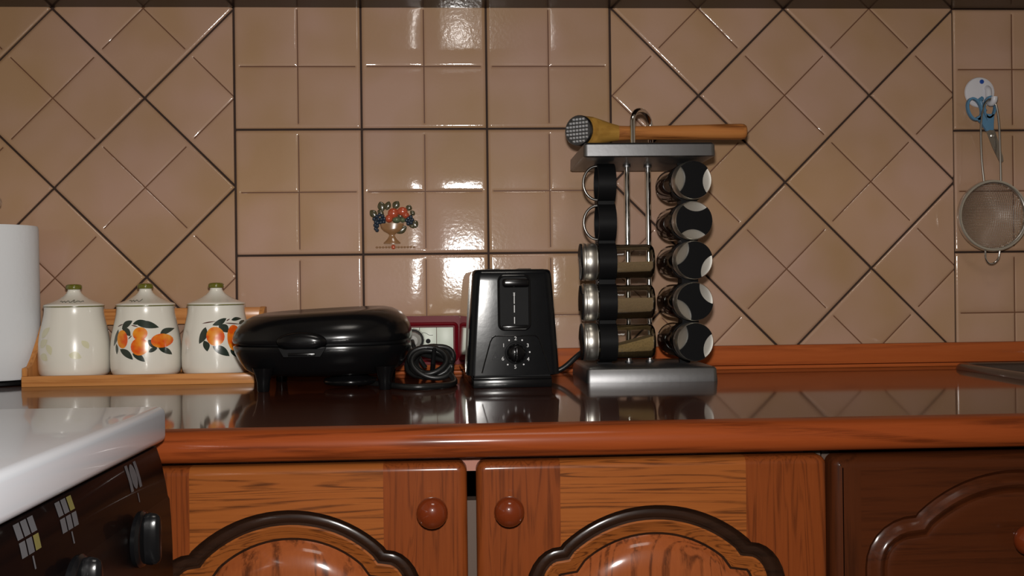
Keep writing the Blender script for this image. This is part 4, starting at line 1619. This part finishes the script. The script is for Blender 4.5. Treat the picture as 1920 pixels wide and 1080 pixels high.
bm = B()
ring_band(bm, 118.85, 41.6, 1.25, 1.95, 0.3, 0.34, -2.75, -2.2)
rings(bm, [[(119.0, -2.75, 40.2), (119.0, -2.2, 40.2), (120.2, -2.2, 40.9), (120.2, -2.75, 40.9)], [(119.9, -2.75, 39.3), (119.9, -2.2, 39.3), (120.85, -2.2, 39.6), (120.85, -2.75, 39.6)],
           [(120.8, -2.7, 38.0), (120.8, -2.25, 38.0), (121.3, -2.25, 38.2), (121.3, -2.7, 38.2)]])
tube(bm, [(119.4, -2.5, 42.9), (119.9, -2.5, 43.3), (120.3, -2.5, 43.2)], 0.25, 6)
obj('handle', bm, 'bluehandle', sc, off=of, angle=50)
bm = B()
ring_band(bm, 121.65, 42.0, 1.05, 1.85, -0.1, 0.3, -2.2, -1.65)
rings(bm, [[(121.0, -2.2, 40.9), (121.0, -1.65, 40.9), (122.3, -1.65, 40.8), (122.3, -2.2, 40.8)], [(121.2, -2.2, 39.4), (121.2, -1.65, 39.4), (122.2, -1.65, 39.4), (122.2, -2.2, 39.4)],
           [(121.5, -2.15, 38.1), (121.5, -1.75, 38.1), (122.2, -1.75, 38.1), (122.2, -2.15, 38.1)]])
tube(bm, [(121.0, -1.95, 41.4), (120.3, -1.95, 42.2), (120.2, -1.95, 43.3), (120.5, -1.95, 43.6)], 0.26, 6)
obj('handle', bm, 'bluehandle', sc, off=of, angle=50)
bm = B()
prism(bm, [(120.75, 38.2), (121.4, 38.3), (122.3, 36.6), (123.2, 34.0), (123.5, 33.25), (123.3, 32.95), (122.9, 33.1), (121.7, 35.6)], -2.5, -2.38)
obj('blade', bm, 'blade', sc, off=of)
bm = B()
prism(bm, [(121.4, 38.2), (122.25, 38.2), (122.9, 36.3), (123.55, 34.0), (123.65, 33.2), (123.3, 33.1), (122.2, 35.4)], -2.34, -2.22)
obj('blade', bm, 'blade', sc, off=of)
obj('pivot', lathe(B(), [(0.32, -2.2), (0.32, -2.58), (0.2, -2.66)], 12, (121.75, 0, 37.3), 'Y'), 'steelbright', sc, off=of)

sv = thing('sieve', 'round wire mesh sieve hanging below the scissors', 'sieve', (121.1, -3.6, 24.3))
of = (121.1, -3.6, 24.3)
bm = B()
ring = [(121.1 + 5.55 * math.cos(2 * PI * k / 48), -3.6, 24.25 + 5.55 * math.sin(2 * PI * k / 48)) for k in range(48)]
rs = []
for r, y in ((5.25, -3.9), (5.45, -4.02), (5.72, -3.95), (5.8, -3.6), (5.75, -3.2), (5.55, -3.05), (5.3, -3.15), (5.25, -3.9)):
    rs.append([(121.1 + r * math.cos(2 * PI * k / 48), y, 24.25 + r * math.sin(2 * PI * k / 48)) for k in range(48)])
rings(bm, rs, cap0=False, cap1=False)
obj('rim', bm, 'rimsteel', sv, off=of, angle=60)
bm = B()
n = 42
g = {}
for i in range(n + 1):
    for j in range(n + 1):
        x, z = (i / n * 2 - 1) * 5.4, (j / n * 2 - 1) * 5.4
        rr_ = math.hypot(x, z)
        if rr_ < 5.42:
            g[i, j] = bm.verts.new((121.1 + x, -3.4 + 2.7 * (1 - (rr_ / 5.42) ** 2), 24.25 + z))
for (i, j) in list(g):
    if (i + 1, j) in g and (i, j + 1) in g and (i + 1, j + 1) in g:
        bm.faces.new((g[i, j], g[i + 1, j], g[i + 1, j + 1], g[i, j + 1]))
ms = obj('wire_mesh', bm, 'wire', sv, off=of)
md = ms.modifiers.new('wires', 'WIREFRAME')
md.thickness = 0.0008
md.use_even_offset = False
bm = B()
tube(bm, smooth_path([(119.7, -3.6, 29.8), (119.5, -3.3, 34), (119.7, -2.9, 39), (120.4, -2.6, 42.2), (121.6, -2.5, 43.2), (122.4, -2.6, 42.2), (122.7, -2.9, 39), (122.6, -3.3, 34), (122.5, -3.6, 29.8)], 5), 0.17, 7)
obj('handle_wire', bm, 'wire', sv, off=of, angle=60)
bm = B()
tube(bm, smooth_path([(119.8, -3.6, 18.75), (119.9, -3.5, 17.4), (120.5, -3.4, 16.6), (121.3, -3.4, 16.6), (122.0, -3.5, 17.4), (122.2, -3.6, 18.75)], 4), 0.16, 7)
obj('rest_loop', bm, 'chrome', sv, off=of, angle=60)
